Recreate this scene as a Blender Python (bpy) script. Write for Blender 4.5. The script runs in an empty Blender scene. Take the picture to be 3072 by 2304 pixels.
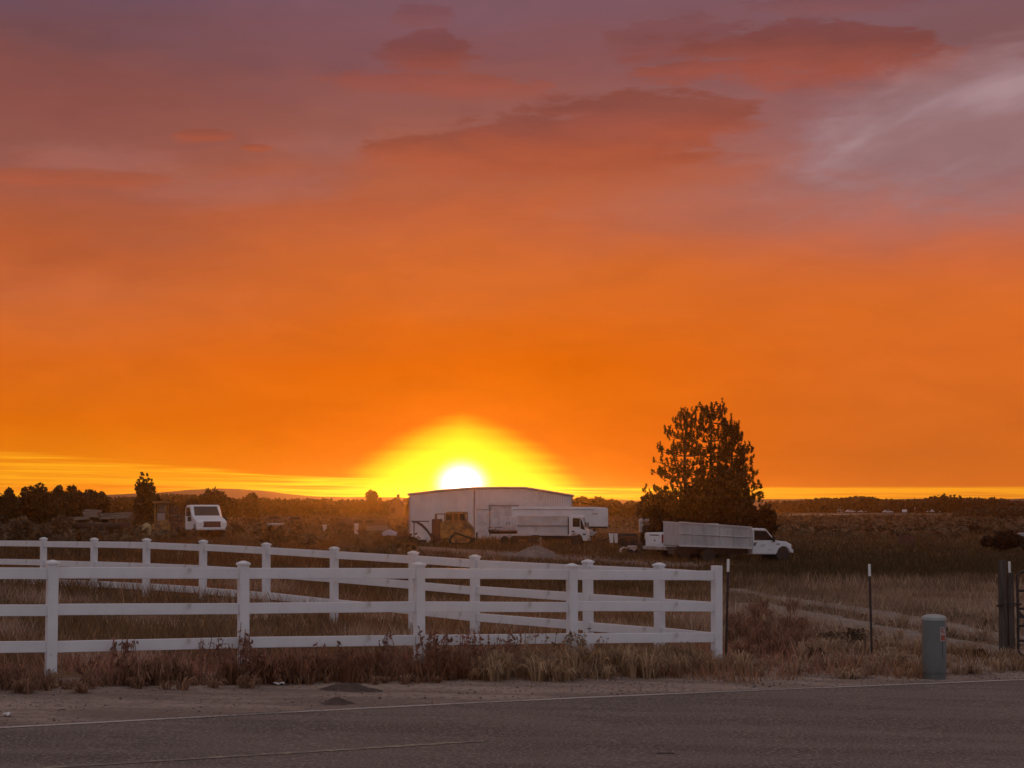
import bpy, math, random
import numpy as np
from mathutils import Vector, Matrix
SC = bpy.context.scene
COL = SC.collection
R = math.radians
random.seed(7)

# ------------------------------------------------------------------ camera
F = 5500.0                      # focal length in photograph pixels (photo 3072 wide)
TILT = R(3.67)
cam = bpy.data.cameras.new('camera')
cam.sensor_width = 36.0
cam.lens = F / 3072 * 36.0
cam.clip_start = 0.1
cam.clip_end = 30000
camo = bpy.data.objects.new('camera', cam)
COL.objects.link(camo)
camo.location = (0, 0, 0)
camo.rotation_euler = (R(90) + TILT, 0, 0)
SC.camera = camo
SC.view_settings.view_transform = 'Standard'
SC.view_settings.look = 'None'
SC.view_settings.gamma = 1.0
SC.view_settings.exposure = 0.0
SC.cycles.use_denoising = True
SC.cycles.max_bounces = 6
SC.cycles.volume_bounces = 0
SC.cycles.transparent_max_bounces = 16

def s2l(r, g, b):
    f = lambda c: (c / 255 / 12.92) if c <= 10.31 else ((c / 255 + 0.055) / 1.055) ** 2.4
    return (f(r), f(g), f(b), 1.0)

# ------------------------------------------------------------------ sky
SUN_AZ, SUN_EL = -1.57, 0.80     # degrees right of the view axis / above the horizon

class NB:
    """small helper that writes math node trees"""
    def __init__(s, nt): s.nt = nt
    def node(s, t, **k):
        n = s.nt.nodes.new(t)
        for a, b in k.items(): setattr(n, a, b)
        return n
    def put(s, sock, v):
        if isinstance(v, (int, float)): sock.default_value = v
        elif isinstance(v, tuple): sock.default_value = v
        else: s.nt.links.new(v, sock)
    def m(s, op, a, b=None, c=None, clamp=False):
        n = s.node('ShaderNodeMath', operation=op); n.use_clamp = clamp
        s.put(n.inputs[0], a)
        if b is not None: s.put(n.inputs[1], b)
        if c is not None: s.put(n.inputs[2], c)
        return n.outputs[0]
    def add(s, a, b): return s.m('ADD', a, b)
    def sub(s, a, b): return s.m('SUBTRACT', a, b)
    def mul(s, a, b): return s.m('MULTIPLY', a, b)
    def step(s, x, a, b, lo=0.0, hi=1.0):
        n = s.node('ShaderNodeMapRange', interpolation_type='SMOOTHSTEP')
        s.put(n.inputs['Value'], x)
        n.inputs['From Min'].default_value = a; n.inputs['From Max'].default_value = b
        n.inputs['To Min'].default_value = lo; n.inputs['To Max'].default_value = hi
        return n.outputs[0]
    def mix(s, f, a, b, mode='MIX'):
        n = s.node('ShaderNodeMix', data_type='RGBA', blend_type=mode)
        s.put(n.inputs[0], f); s.put(n.inputs[6], a); s.put(n.inputs[7], b)
        return n.outputs[2]
    def ramp(s, f, stops, interp='LINEAR'):
        n = s.node('ShaderNodeValToRGB'); cr = n.color_ramp; cr.interpolation = interp
        while len(cr.elements) < len(stops): cr.elements.new(0.5)
        for e, (p, c) in zip(cr.elements, stops): e.position = p; e.color = c
        s.put(n.inputs[0], f)
        return n.outputs[0]
    def xyz(s, x, y, z):
        n = s.node('ShaderNodeCombineXYZ')
        s.put(n.inputs[0], x); s.put(n.inputs[1], y); s.put(n.inputs[2], z)
        return n.outputs[0]
    def noise(s, vec, scale=1.0, detail=4.0, rough=0.5, dist=0.0):
        n = s.node('ShaderNodeTexNoise')
        if vec is not None: s.put(n.inputs['Vector'], vec)
        n.inputs['Scale'].default_value = scale; n.inputs['Detail'].default_value = detail
        n.inputs['Roughness'].default_value = rough; n.inputs['Distortion'].default_value = dist
        return n.outputs[0]

def elev(py): return 3.67 + math.degrees(math.atan((1152 - py) / F))
def azim(px): return math.degrees(math.atan((px - 1536) / F))

world = bpy.data.worlds.new('World')
SC.world = world
world.use_nodes = True
wt = world.node_tree
for n in list(wt.nodes): wt.nodes.remove(n)
b = NB(wt)
tc = b.node('ShaderNodeTexCoord')
sep = b.node('ShaderNodeSeparateXYZ'); wt.links.new(tc.outputs['Generated'], sep.inputs[0])
dx, dy, dz = sep.outputs
A = b.mul(b.m('ARCTAN2', dx, dy), 57.29578)          # azimuth, degrees from north (+Y)
E = b.mul(b.m('ARCSINE', dz), 57.29578)               # elevation, degrees
# broad wavy veils: large soft noise bends the layers of colour
vA = b.noise(b.xyz(b.mul(A, 0.085), b.mul(E, 0.26), 3.1), 1.0, 3, 0.5, 0.6)
vB = b.noise(b.xyz(b.mul(A, 0.26), b.mul(E, 0.80), 7.7), 1.0, 5, 0.55, 0.5)
amp = b.step(E, 1.5, 8.0, 0.2, 1.0)
Ew = b.add(E, b.mul(amp, b.add(b.mul(b.sub(vA, 0.5), 3.0), b.mul(b.sub(vB, 0.5), 1.5))))
Ef = b.m('DIVIDE', Ew, 20.0)
def sky_ramp(rows): return b.ramp(Ef, [(max(0.0, elev(py)) / 20.0, s2l(*c)) for py, c in rows] + [(1.0, s2l(116, 86, 98))])
left = sky_ramp([(1500, (240, 132, 18)), (1400, (240, 132, 14)), (1266, (227, 111, 10)), (1085, (223, 107, 28)), (995, (215, 107, 44)), (904, (205, 105, 56)), (814, (188, 94, 52)), (723, (178, 93, 60)),
                 (633, (170, 92, 68)), (520, (152, 91, 80)), (400, (143, 83, 74)), (271, (135, 80, 75)), (180, (121, 79, 81)), (0, (110, 80, 95))])
centre = sky_ramp([(1500, (214, 98, 0)), (1300, (224, 100, 0)), (1175, (226, 103, 0)), (1085, (224, 100, 0)), (995, (220, 102, 18)), (904, (219, 106, 34)), (814, (213, 106, 44)), (723, (205, 104, 56)),
                   (633, (193, 99, 61)), (542, (180, 97, 68)), (440, (163, 96, 80)), (340, (154, 93, 82)), (200, (137, 86, 87)), (0, (128, 89, 98))])
right = sky_ramp([(1500, (220, 110, 28)), (1400, (212, 106, 32)), (1266, (217, 107, 33)), (1085, (222, 108, 36)), (995, (221, 109, 38)), (904, (217, 108, 46)), (814, (211, 107, 58)), (723, (196, 107, 77)),
                  (633, (178, 110, 97)), (542, (166, 110, 104)), (440, (156, 104, 104)), (330, (146, 98, 100)), (180, (132, 90, 92)), (0, (127, 90, 98))])
dA = b.sub(A, SUN_AZ)
col = b.mix(b.step(A, -3.0, -14.0), centre, left)
col = b.mix(b.step(A, 1.0, 13.0), col, right)
# cloud banks, each an irregular bank in the sky's own directions
n1 = b.noise(b.xyz(b.mul(A, 0.40), b.mul(E, 1.3), 1.7), 1.0, 6, 0.58, 0.5)
n2 = b.noise(b.xyz(b.mul(A, 0.75), b.mul(E, 3.4), 5.2), 1.0, 6, 0.6, 0.4)
dark_c = b.ramp(Ef, [(elev(560) / 20, s2l(164, 86, 60)), (elev(450) / 20, s2l(153, 82, 64)), (elev(330) / 20, s2l(145, 80, 68)), (elev(180) / 20, s2l(132, 74, 68)), (elev(40) / 20, s2l(126, 76, 80))])
warm_c = b.ramp(Ef, [(elev(560) / 20, s2l(184, 92, 60)), (elev(450) / 20, s2l(177, 89, 62)), (elev(330) / 20, s2l(166, 86, 69)), (elev(180) / 20, s2l(155, 82, 70)), (elev(40) / 20, s2l(138, 82, 82))])
lite_c = b.ramp(Ef, [(elev(640) / 20, s2l(180, 108, 88)), (elev(500) / 20, s2l(168, 104, 92)), (elev(300) / 20, s2l(152, 98, 94))])
def bank(px, py, hw, hh, tilt=0.0, rag=1.0):
    a0, e0 = azim(px), elev(py)
    u = b.mul(b.sub(A, a0), 1 / (hw / F * 57.3))
    v = b.mul(b.add(b.sub(E, e0), b.mul(b.sub(A, a0), tilt)), 1 / (hh / F * 57.3))
    d = b.m('SQRT', b.add(b.mul(u, u), b.mul(v, v)))
    d = b.add(d, b.add(b.mul(b.sub(n1, 0.5), 1.25 * rag), b.mul(b.sub(n2, 0.5), 1.05 * rag)))
    return d, v
for (px, py, hw, hh, t, w) in [(250, 508, 260, 48, 0.0, .55), (720, 575, 330, 60, -0.03, .5), (1000, 445, 240, 50, 0.0, .5), (1900, 300, 300, 60, 0, .35), (2050, 640, 420, 90, 0, .35)]:
    d, v = bank(px, py, hw, hh, t); col = b.mix(b.mul(b.step(d, 1.25, 0.3), w), col, lite_c)
for (px, py, hw, hh, t, w, wm, *rg) in [(1560, 468, 540, 86, 0.015, 1.0, .12, .8), (1780, 420, 400, 84, 0.06, .95, .0, 1.0), (1970, 360, 370, 92, 0.05, 1.0, -.15, .9), (2470, 185, 470, 118, 0.05, 1.0, .05, 1.0), (2120, 218, 260, 40, -0.06, .9, .55), (2060, 130, 260, 80, 0.0, .55, -.5),
                                   (1288, 165, 165, 76, 0.0, .95, -.25), (1270, 50, 110, 44, 0.0, .6, 0), (1300, 258, 370, 46, 0.02, .7, .75), (610, 424, 110, 24, 0.0, .8, .2), (765, 455, 60, 14, 0.0, .8, .4), (190, 562, 330, 30, 0.0, .6, .2), (2080, 520, 330, 60, -.05, .4, .6), (2560, 30, 320, 44, 0, .5, -.2)]:
    d, v = bank(px, py, hw, hh, t, rg[0] if rg else 1.0)
    mk = b.mul(b.mix(b.step(v, -0.5, 0.35), b.step(d, 1.15, 0.35), b.step(d, 1.03, 0.74)), w * 0.97)
    tone = b.add(b.step(v, 0.75, -0.55, -0.12, 1.0), b.add(b.mul(b.sub(n2, 0.5), 1.1), wm))
    col = b.mix(mk, col, b.mix(tone, dark_c, warm_c))
# pale grey-mauve break in the cloud at the right, with thin brighter wisps slanting up
pu = b.mul(b.sub(A, azim(3080)), 1 / 8.2); pv = b.mul(b.add(b.sub(E, elev(400)), b.mul(b.sub(A, azim(3080)), -0.10)), 1 / 2.6)
pd = b.add(b.m('SQRT', b.add(b.mul(pu, pu), b.mul(pv, pv))), b.add(b.mul(b.sub(n1, 0.5), .9), b.mul(b.sub(n2, 0.5), .35)))
pale = b.step(pd, 1.08, 0.45)
wis = b.noise(b.xyz(b.mul(b.add(A, b.mul(E, 0.5)), 0.28), b.mul(b.sub(E, b.mul(A, 0.42)), 0.95), 9.0), 0.75, 4, 0.5, 0.2)
pc = b.mix(b.step(wis, 0.36, 0.74), s2l(152, 115, 116), s2l(170, 139, 143))
col = b.mix(b.mul(pale, 0.82), col, pc)
wm2 = b.mul(b.step(pd, 1.35, 0.8), b.step(wis, 0.58, 0.80)); col = b.mix(b.mul(wm2, .35), col, s2l(184, 150, 150))
# faint mottling of the veil
fine = b.noise(b.xyz(b.mul(A, 0.30), b.mul(E, 0.9), 12.0), 1.0, 6, 0.6, 0.5)
col = b.mix(1.0, col, b.ramp(fine, [(0.25, (0.87, 0.87, 0.88, 1)), (0.75, (1.00, 1.00, 1.01, 1))]), 'MULTIPLY')
# bright low streaks along the horizon
s1 = b.noise(b.xyz(b.mul(A, 0.12), b.mul(b.add(E, b.mul(A, 0.015)), 4.6), 2.2), 1.0, 4, 0.5, 0.3)
s2 = b.noise(b.xyz(b.mul(A, 0.28), b.mul(b.add(E, b.mul(A, 0.012)), 15.0), 4.4), 1.0, 3, 0.5, 0.2)
topE = b.add(b.step(A, -17.0, -4.0, 1.50, 0.72), b.step(A, -4.0, 3.0, 0.0, -0.29))
low = b.step(b.sub(b.add(E, b.mul(b.sub(s1, 0.5), 0.45)), topE), 0.07, -0.05)
low = b.mul(low, b.step(E, 0.02, 0.16, 0.55, 1.0))
lowA = b.add(b.add(b.mul(b.step(s1, 0.36, 0.60), 0.55), b.mul(b.step(s2, 0.42, 0.62), 0.55)), b.step(A, 3.0, 9.0, 0.0, 0.35))
lowA = b.mul(low, lowA)
col = b.mix(b.m('MINIMUM', lowA, 0.95), col, b.mix(b.step(b.m('ABSOLUTE', dA), 3.0, 9.0), (1.1, 0.72, 0.02, 1), s2l(255, 170, 28)))
# glow round the sun on the horizon
dE = b.sub(E, SUN_EL - 0.35)
ru = b.m('ABSOLUTE', b.mul(dA, 1 / 2.7)); rv = b.m('ABSOLUTE', b.mul(dE, 1 / 1.62))
Rr = b.m('POWER', b.add(b.m('POWER', ru, 1.35), b.m('POWER', rv, 1.35)), 1 / 1.35)
Rn = b.add(Rr, b.mul(b.sub(s1, 0.5), 0.20))
col = b.mix(b.step(Rn, 1.55, 0.80, 0.0, 0.85), col, (0.98, 0.42, 0.002, 1))
col = b.mix(b.step(Rn, 1.52, 0.42), col, (1.4, 1.2, 0.032, 1))
wu = b.mul(dA, 1 / 0.63); wv = b.mul(b.sub(E, SUN_EL - 0.29), 1 / 0.56)
Rw = b.m('SQRT', b.add(b.mul(wu, wu), b.mul(wv, wv)))
col = b.mix(b.m('POWER', b.step(Rw, 2.0, 0.15), 2.2), col, (4.0, 3.8, 3.4, 1))
# the rest of the dome: mauve overhead, blue-grey in the east behind the viewer
front = b.step(dy, -0.15, 0.85)
hi = b.step(E, 16.0, 55.0)
over = b.mix(front, (0.345, 0.315, 0.335, 1), (0.30, 0.245, 0.26, 1))
east = b.mix(b.step(E, 0.0, 30.0), (0.33, 0.305, 0.345, 1), (0.37, 0.355, 0.405, 1))
col = b.mix(b.step(dy, 0.75, 0.15), col, east)
col = b.mix(hi, col, over)
col = b.mix(b.step(E, -0.4, -1.2), col, (0.05, 0.03, 0.02, 1))
bg = b.node('ShaderNodeBackground'); wt.links.new(col, bg.inputs['Color']); bg.inputs['Strength'].default_value = 1.0
wo = b.node('ShaderNodeOutputWorld'); wt.links.new(bg.outputs[0], wo.inputs['Surface'])

# ------------------------------------------------------------------ sun
sl = bpy.data.lights.new('sun', 'SUN'); sl.energy = 0.85; sl.angle = R(0.53); sl.color = (1.0, 0.30, 0.035)
so = bpy.data.objects.new('sun', sl); COL.objects.link(so)
sv = Vector((math.sin(R(SUN_AZ)) * math.cos(R(SUN_EL)), math.cos(R(SUN_AZ)) * math.cos(R(SUN_EL)), math.sin(R(SUN_EL))))
so.rotation_euler = (-sv).to_track_quat('-Z', 'Y').to_euler()
so.location = (0, 0, 60)

# ------------------------------------------------------------------ terrain function
def sst(a, b_, x):
    t = np.clip((x - a) / (b_ - a), 0, 1); return t * t * (3 - 2 * t)
MIDY = [28, 40, 60, 85, 104, 120, 135, 160, 250, 6000]; MIDZ = [-2.42, -2.5, -2.85, -3.28, -3.42, -3.36, -3.22, -3.08, -3.0, -3.0]
LFTY = [28, 36, 44, 60, 85, 110, 160, 300, 6000]; LFTZ = [-2.30, -2.10, -2.02, -2.12, -2.28, -2.34, -2.45, -2.95, -3.0]
def G(X, Y):
    X = np.asarray(X, float); Y = np.asarray(Y, float)
    near = -2.38 - 0.021 * np.clip(X, -9, 9)
    mid = np.interp(Y, MIDY, MIDZ); lf = np.interp(Y, LFTY, LFTZ)
    s = X / np.maximum(Y, 5)
    far = mid + (lf - mid) * sst(-0.06, -0.13, s)
    bump = 0.05 * np.sin(X * 0.31 + 1.3) * np.sin(Y * 0.23 + X * 0.07) * sst(34, 50, Y) * sst(400, 120, Y)
    return near + (far - near) * sst(27, 42, Y) + bump
def g(x, y): return float(G(x, y))

def ray(px, py):
    ux, uy = px - 1536, 1152 - py
    return np.array([ux, F * math.cos(TILT) - uy * math.sin(TILT), F * math.sin(TILT) + uy * math.cos(TILT)])
def at(px, py, Y):
    r = ray(px, py); return r * (Y / r[1])
def xat(px, Y, py=1600): return float(at(px, py, Y)[0])
def hit(px, py):
    """where the line of sight meets the terrain"""
    r = ray(px, py); r = r / r[1]
    lo, hi = 8.0, 3000.0
    Y = lo
    while Y < hi:
        if r[2] * Y <= G(r[0] * Y, Y): break
        Y *= 1.01
    a_, b_ = Y / 1.011, Y
    for _ in range(30):
        c = (a_ + b_) / 2
        if r[2] * c <= G(r[0] * c, c): b_ = c
        else: a_ = c
    return (float(r[0] * b_), float(b_))

# ------------------------------------------------------------------ object helpers
def tag(o, label=None, cat=None, group=None, kind=None):
    if label: o['label'] = label
    if cat: o['category'] = cat
    if group: o['group'] = group
    if kind: o['kind'] = kind
    return o
def thing(name, label, cat, loc=(0, 0, 0), rz=0.0, group=None):
    o = bpy.data.objects.new(name, None); COL.objects.link(o)
    o.empty_display_size = 0.2
    o.location = loc; o.rotation_euler = (0, 0, rz)
    return tag(o, label, cat, group)
def raw(name, V, Fc, mat, parent=None, smooth=False):
    me = bpy.data.meshes.new(name)
    me.from_pydata([tuple(map(float, v)) for v in V], [], Fc)
    me.update()
    if mat: me.materials.append(mat)
    if smooth: me.polygons.foreach_set('use_smooth', [True] * len(me.polygons))
    o = bpy.data.objects.new(name, me); COL.objects.link(o)
    if parent: o.parent = parent
    return o
def npmesh(name, V, n, mat, colors=None, parent=None):
    """fast mesh: V is (k*n,3), faces are consecutive groups of n vertices; colors per vertex"""
    V = np.asarray(V, np.float32).reshape(-1, 3); k = len(V) // n
    me = bpy.data.meshes.new(name)
    me.vertices.add(len(V)); me.vertices.foreach_set('co', V.ravel())
    me.loops.add(len(V)); me.loops.foreach_set('vertex_index', np.arange(len(V), dtype=np.int32))
    me.polygons.add(k)
    me.polygons.foreach_set('loop_start', np.arange(k, dtype=np.int32) * n)
    me.polygons.foreach_set('loop_total', np.full(k, n, dtype=np.int32))
    me.update(calc_edges=True)
    if colors is not None:
        at_ = me.color_attributes.new('col', 'FLOAT_COLOR', 'POINT')
        c4 = np.ones((len(V), 4), np.float32); c4[:, :3] = colors
        at_.data.foreach_set('color', c4.ravel())
    me.materials.append(mat)
    o = bpy.data.objects.new(name, me); COL.objects.link(o)
    if parent: o.parent = parent
    return o

class MB:
    """collects simple solids into one mesh"""
    def __init__(s): s.v = []; s.f = []
    def _add(s, V, Fc):
        k = len(s.v); s.v += [tuple(map(float, p)) for p in V]; s.f += [tuple(i + k for i in q) for q in Fc]
        return s
    def box(s, c, d, rz=0.0, ry=0.0, rx=0.0, top=(1, 1)):
        hx, hy, hz = d[0] / 2, d[1] / 2, d[2] / 2
        M = Matrix.Rotation(rz, 3, 'Z') @ Matrix.Rotation(ry, 3, 'Y') @ Matrix.Rotation(rx, 3, 'X')
        P = []
        for z in (-1, 1):
            tx, ty = (top if z > 0 else (1, 1))
            for x, y in ((-1, -1), (1, -1), (1, 1), (-1, 1)):
                P.append(Vector(c) + M @ Vector((x * hx * tx, y * hy * ty, z * hz)))
        return s._add(P, [(3, 2, 1, 0), (4, 5, 6, 7), (0, 1, 5, 4), (1, 2, 6, 5), (2, 3, 7, 6), (3, 0, 4, 7)])
    def prism(s, prof, y0, y1, inset=None):
        """profile of (x,z) points extruded from y0 to y1"""
        n = len(prof)
        P = [(x, y0, z) for x, z in prof] + [(x, y1, z) for x, z in prof]
        return s._add(P, [tuple(range(n)), tuple(range(2 * n - 1, n - 1, -1))] + [(i, i + n, (i + 1) % n + n, (i + 1) % n) for i in range(n)])
    def prismx(s, prof, x0, x1):
        """profile of (y,z) points extruded from x0 to x1"""
        n = len(prof)
        P = [(x0, y, z) for y, z in prof] + [(x1, y, z) for y, z in prof]
        return s._add(P, [tuple(range(n - 1, -1, -1)), tuple(range(n, 2 * n))] + [(i, (i + 1) % n, (i + 1) % n + n, i + n) for i in range(n)])
    def loft(s, rings):
        n = len(rings[0]); P = [p for r_ in rings for p in r_]
        Fc = [tuple(range(n - 1, -1, -1)), tuple(range(len(P) - n, len(P)))]
        for k in range(len(rings) - 1):
            for i in range(n):
                a_, b_ = k * n + i, k * n + (i + 1) % n
                Fc.append((a_, b_, b_ + n, a_ + n))
        return s._add(P, Fc)
    def cyl(s, p0, p1, r0, r1=None, n=12):
        p0, p1 = Vector(p0), Vector(p1); r1 = r0 if r1 is None else r1
        d = (p1 - p0).normalized(); u = d.orthogonal().normalized(); w = d.cross(u)
        rg = [[p + (u * math.cos(2 * math.pi * i / n) + w * math.sin(2 * math.pi * i / n)) * r_ for i in range(n)] for p, r_ in ((p0, r0), (p1, r1))]
        return s.loft(rg)
    def tube(s, pts, r, n=8):
        pts = [Vector(p) for p in pts]
        if not isinstance(r, (list, tuple)): pts = [p for i, p in enumerate(pts) if i == 0 or (p - pts[i - 1]).length > 1e-5]
        rs = r if isinstance(r, (list, tuple)) else [r] * len(pts)
        rings = []; u = None
        for i, p in enumerate(pts):
            d = (pts[min(i + 1, len(pts) - 1)] - pts[max(i - 1, 0)]).normalized()
            if u is None: u = d.orthogonal().normalized()
            else: u = (u - d * u.dot(d)).normalized()
            w = d.cross(u)
            rings.append([p + (u * math.cos(2 * math.pi * k / n) + w * math.sin(2 * math.pi * k / n)) * rs[i] for k in range(n)])
        return s.loft(rings)
    def lathe(s, prof, c=(0, 0, 0), n=28):
        rings = [[(c[0] + r_ * math.cos(2 * math.pi * i / n), c[1] + r_ * math.sin(2 * math.pi * i / n), c[2] + z) for i in range(n)] for r_, z in prof]
        return s.loft(rings)
    def build(s, name, mat, parent=None, smooth=False, bevel=0.0, auto=False):
        o = raw(name, s.v, s.f, mat, parent, smooth)
        if bevel:
            m = o.modifiers.new('bevel', 'BEVEL'); m.width = bevel; m.segments = 2; m.limit_method = 'ANGLE'; m.angle_limit = R(40)
        if auto:
            o.data.polygons.foreach_set('use_smooth', [True] * len(o.data.polygons))
            o.data.set_sharp_from_angle(angle=R(35))
        return o

def copy_tree(o, parent=None):
    c = o.copy(); COL.objects.link(c)
    if parent: c.parent = parent
    for ch in list(o.children): copy_tree(ch, c)
    return c

# ------------------------------------------------------------------ materials
def mat(name, base, rough=0.6, metal=0.0, var=None, vscale=3.0, bump=0.0, bscale=20.0, detail=5, spec=None, stretch=(1, 1, 1), dirt=None, dscale=1.2, dlo=0.52, dhi=0.7):
    m = bpy.data.materials.new(name); m.use_nodes = True
    nt = m.node_tree; q = NB(nt); p = nt.nodes['Principled BSDF']
    t = q.node('ShaderNodeTexCoord'); mp = q.node('ShaderNodeMapping'); mp.inputs['Scale'].default_value = stretch
    nt.links.new(t.outputs['Object'], mp.inputs[0]); v = mp.outputs[0]
    c = (*base, 1.0)
    if var:
        c = q.mix(q.step(q.noise(v, vscale, detail, 0.6), 0.32, 0.68), c, (*var, 1.0))
    if dirt:
        c = q.mix(q.step(q.noise(v, dscale, 6, 0.65, 0.4), dlo, dhi), c, (*dirt, 1.0))
    q.put(p.inputs['Base Color'], c)
    p.inputs['Roughness'].default_value = rough; p.inputs['Metallic'].default_value = metal
    if spec is not None: p.inputs['Specular IOR Level'].default_value = spec
    if bump:
        bn = q.node('ShaderNodeBump'); bn.inputs['Strength'].default_value = bump; bn.inputs['Distance'].default_value = 0.02
        q.put(bn.inputs['Height'], q.noise(v, bscale, 6, 0.6)); nt.links.new(bn.outputs[0], p.inputs['Normal'])
    return m
def leafmat(name, trans=0.35, rough=0.6, tint=(1, 1, 1)):
    """foliage: colour from the plant's own per-leaf colour, light passes through a little"""
    m = bpy.data.materials.new(name); m.use_nodes = True
    nt = m.node_tree; q = NB(nt); p = nt.nodes['Principled BSDF']; out = nt.nodes['Material Output']
    a_ = q.node('ShaderNodeVertexColor'); a_.layer_name = 'col'
    nt.links.new(a_.outputs[0], p.inputs['Base Color']); p.inputs['Roughness'].default_value = rough
    p.inputs['Specular IOR Level'].default_value = 0.2
    tr = q.node('ShaderNodeBsdfTranslucent'); nt.links.new(a_.outputs[0], tr.inputs[0])
    mx = q.node('ShaderNodeMixShader'); mx.inputs[0].default_value = trans
    nt.links.new(p.outputs[0], mx.inputs[1]); nt.links.new(tr.outputs[0], mx.inputs[2]); nt.links.new(mx.outputs[0], out.inputs[0])
    return m
M = {}
M['vinyl'] = mat('white_vinyl', (0.78, 0.78, 0.80), 0.38, var=(0.70, 0.69, 0.70), vscale=1.7, dirt=(0.36, 0.31, 0.26), dscale=3.2, dlo=0.58, dhi=0.82, stretch=(1, 1, 1.0))
M['white_paint'] = mat('white_paint', (0.74, 0.75, 0.78), 0.32, var=(0.66, 0.66, 0.68), vscale=1.2, dirt=(0.45, 0.38, 0.31), dscale=2.2, dlo=0.6, dhi=0.8)
M['grey_panel'] = mat('weathered_panel', (0.50, 0.48, 0.48), 0.6, var=(0.36, 0.34, 0.34), vscale=1.5, dirt=(0.24, 0.20, 0.17), dscale=2.5, dlo=0.55, dhi=0.75, stretch=(1, 1, 0.35))
M['dull_white'] = mat('dull_white', (0.62, 0.58, 0.58), 0.6, var=(0.5, 0.46, 0.45), vscale=1.3, dirt=(0.33, 0.26, 0.21), dscale=1.8, dlo=0.58, dhi=0.78)
M['glass'] = mat('dark_glass', (0.02, 0.018, 0.018), 0.06, spec=0.6)
M['tyre'] = mat('tyre_rubber', (0.02, 0.018, 0.017), 0.85, var=(0.035, 0.03, 0.026), vscale=6)
M['rim'] = mat('wheel_rim', (0.42, 0.40, 0.38), 0.5, 0.3, var=(0.3, 0.26, 0.23))
M['chassis'] = mat('dark_chassis', (0.03, 0.025, 0.022), 0.7, var=(0.06, 0.04, 0.03), vscale=3)
M['yellow'] = mat('faded_yellow_paint', (0.36, 0.19, 0.045), 0.6, var=(0.20, 0.10, 0.035), vscale=2.5, dirt=(0.08, 0.045, 0.025), dscale=2.5, dlo=0.45, dhi=0.7)
M['rust'] = mat('rusty_steel', (0.16, 0.06, 0.035), 0.85, var=(0.08, 0.035, 0.025), vscale=4, bump=0.3)
M['wood'] = mat('old_timber', (0.10, 0.075, 0.06), 0.85, var=(0.05, 0.038, 0.03), vscale=3, bump=0.5, bscale=18, stretch=(6, 6, 0.7))
M['plank'] = mat('grey_plank', (0.30, 0.24, 0.19), 0.85, var=(0.18, 0.14, 0.11), vscale=3, stretch=(0.6, 5, 5))
M['dark_steel'] = mat('dark_steel', (0.035, 0.03, 0.03), 0.5, 0.4, var=(0.06, 0.04, 0.035))
M['post_paint'] = mat('dark_post_paint', (0.03, 0.022, 0.02), 0.6, var=(0.05, 0.03, 0.025), vscale=6)
M['post_tip'] = mat('white_post_tip', (0.78, 0.78, 0.76), 0.5)
M['pedestal'] = mat('pedestal_green_grey', (0.135, 0.142, 0.135), 0.55, var=(0.105, 0.112, 0.106), vscale=3, dirt=(0.085, 0.078, 0.066), dscale=3, dlo=0.58, dhi=0.8)
M['pedestal_cap'] = mat('pedestal_cap', (0.36, 0.37, 0.355), 0.45, var=(0.28, 0.29, 0.275))
M['label_white'] = mat('label_white', (0.5, 0.42, 0.40), 0.5, var=(0.38, 0.31, 0.30), vscale=30)
M['label_red'] = mat('label_red', (0.42, 0.09, 0.04), 0.5, var=(0.25, 0.07, 0.04), vscale=25)
M['label_dark'] = mat('label_dark', (0.06, 0.05, 0.055), 0.5)
M['red_lens'] = mat('red_lens', (0.22, 0.012, 0.012), 0.2)
M['clear_lens'] = mat('clear_lens', (0.75, 0.72, 0.66), 0.15)
M['bark'] = mat('bark', (0.06, 0.04, 0.03), 0.9, var=(0.035, 0.024, 0.018), vscale=5, bump=0.5)
M['leaf'] = leafmat('leaf', 0.25)
M['needle'] = leafmat('needle', 0.12)
M['grass'] = leafmat('grass_blade', 0.42)
M['tarp_blue'] = mat('blue_tarp', (0.30, 0.33, 0.48), 0.6, var=(0.4, 0.38, 0.45))
M['black'] = mat('black_plastic', (0.015, 0.014, 0.014), 0.6)

# ================================================================== SETTING
def ground_material():
    m = bpy.data.materials.new('field_ground'); m.use_nodes = True
    nt = m.node_tree; q = NB(nt); p = nt.nodes['Principled BSDF']
    gm = q.node('ShaderNodeNewGeometry'); pos = gm.outputs['Position']
    big = q.noise(pos, 0.035, 4, 0.55); mid_ = q.noise(pos, 0.35, 5, 0.6); fine_ = q.noise(pos, 6.0, 5, 0.65)
    c = q.mix(q.step(big, 0.40, 0.60), (0.13, 0.080, 0.044, 1), (0.085, 0.060, 0.030, 1))
    c = q.mix(q.mul(q.step(mid_, 0.48, 0.66), 0.7), c, (0.22, 0.145, 0.09, 1))
    c = q.mix(q.mul(q.step(fine_, 0.5, 0.72), 0.6), c, (0.06, 0.038, 0.022, 1))
    q.put(p.inputs['Base Color'], c); p.inputs['Roughness'].default_value = 0.95; p.inputs['Specular IOR Level'].default_value = 0.05
    bn = q.node('ShaderNodeBump'); bn.inputs['Strength'].default_value = 0.7; bn.inputs['Distance'].default_value = 0.05
    q.put(bn.inputs['Height'], q.add(fine_, mid_)); nt.links.new(bn.outputs[0], p.inputs['Normal'])
    return m
def axis(lo, hi, d, far, r=1.12):
    c = list(np.arange(lo, hi + 1e-6, d)); x, s = hi, d
    while x < far[1]: s *= r; x += s; c.append(x)
    x, s = lo, d
    while x > far[0]: s *= r; x -= s; c.insert(0, x)
    return np.array(c)
xs = axis(-40, 40, 0.45, (-1100, 1100)); ys = axis(12, 134, 0.45, (-300, 1250))
GX, GY = np.meshgrid(xs, ys)
GZ = G(GX, GY)
n_, m_ = len(xs), len(ys)
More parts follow.
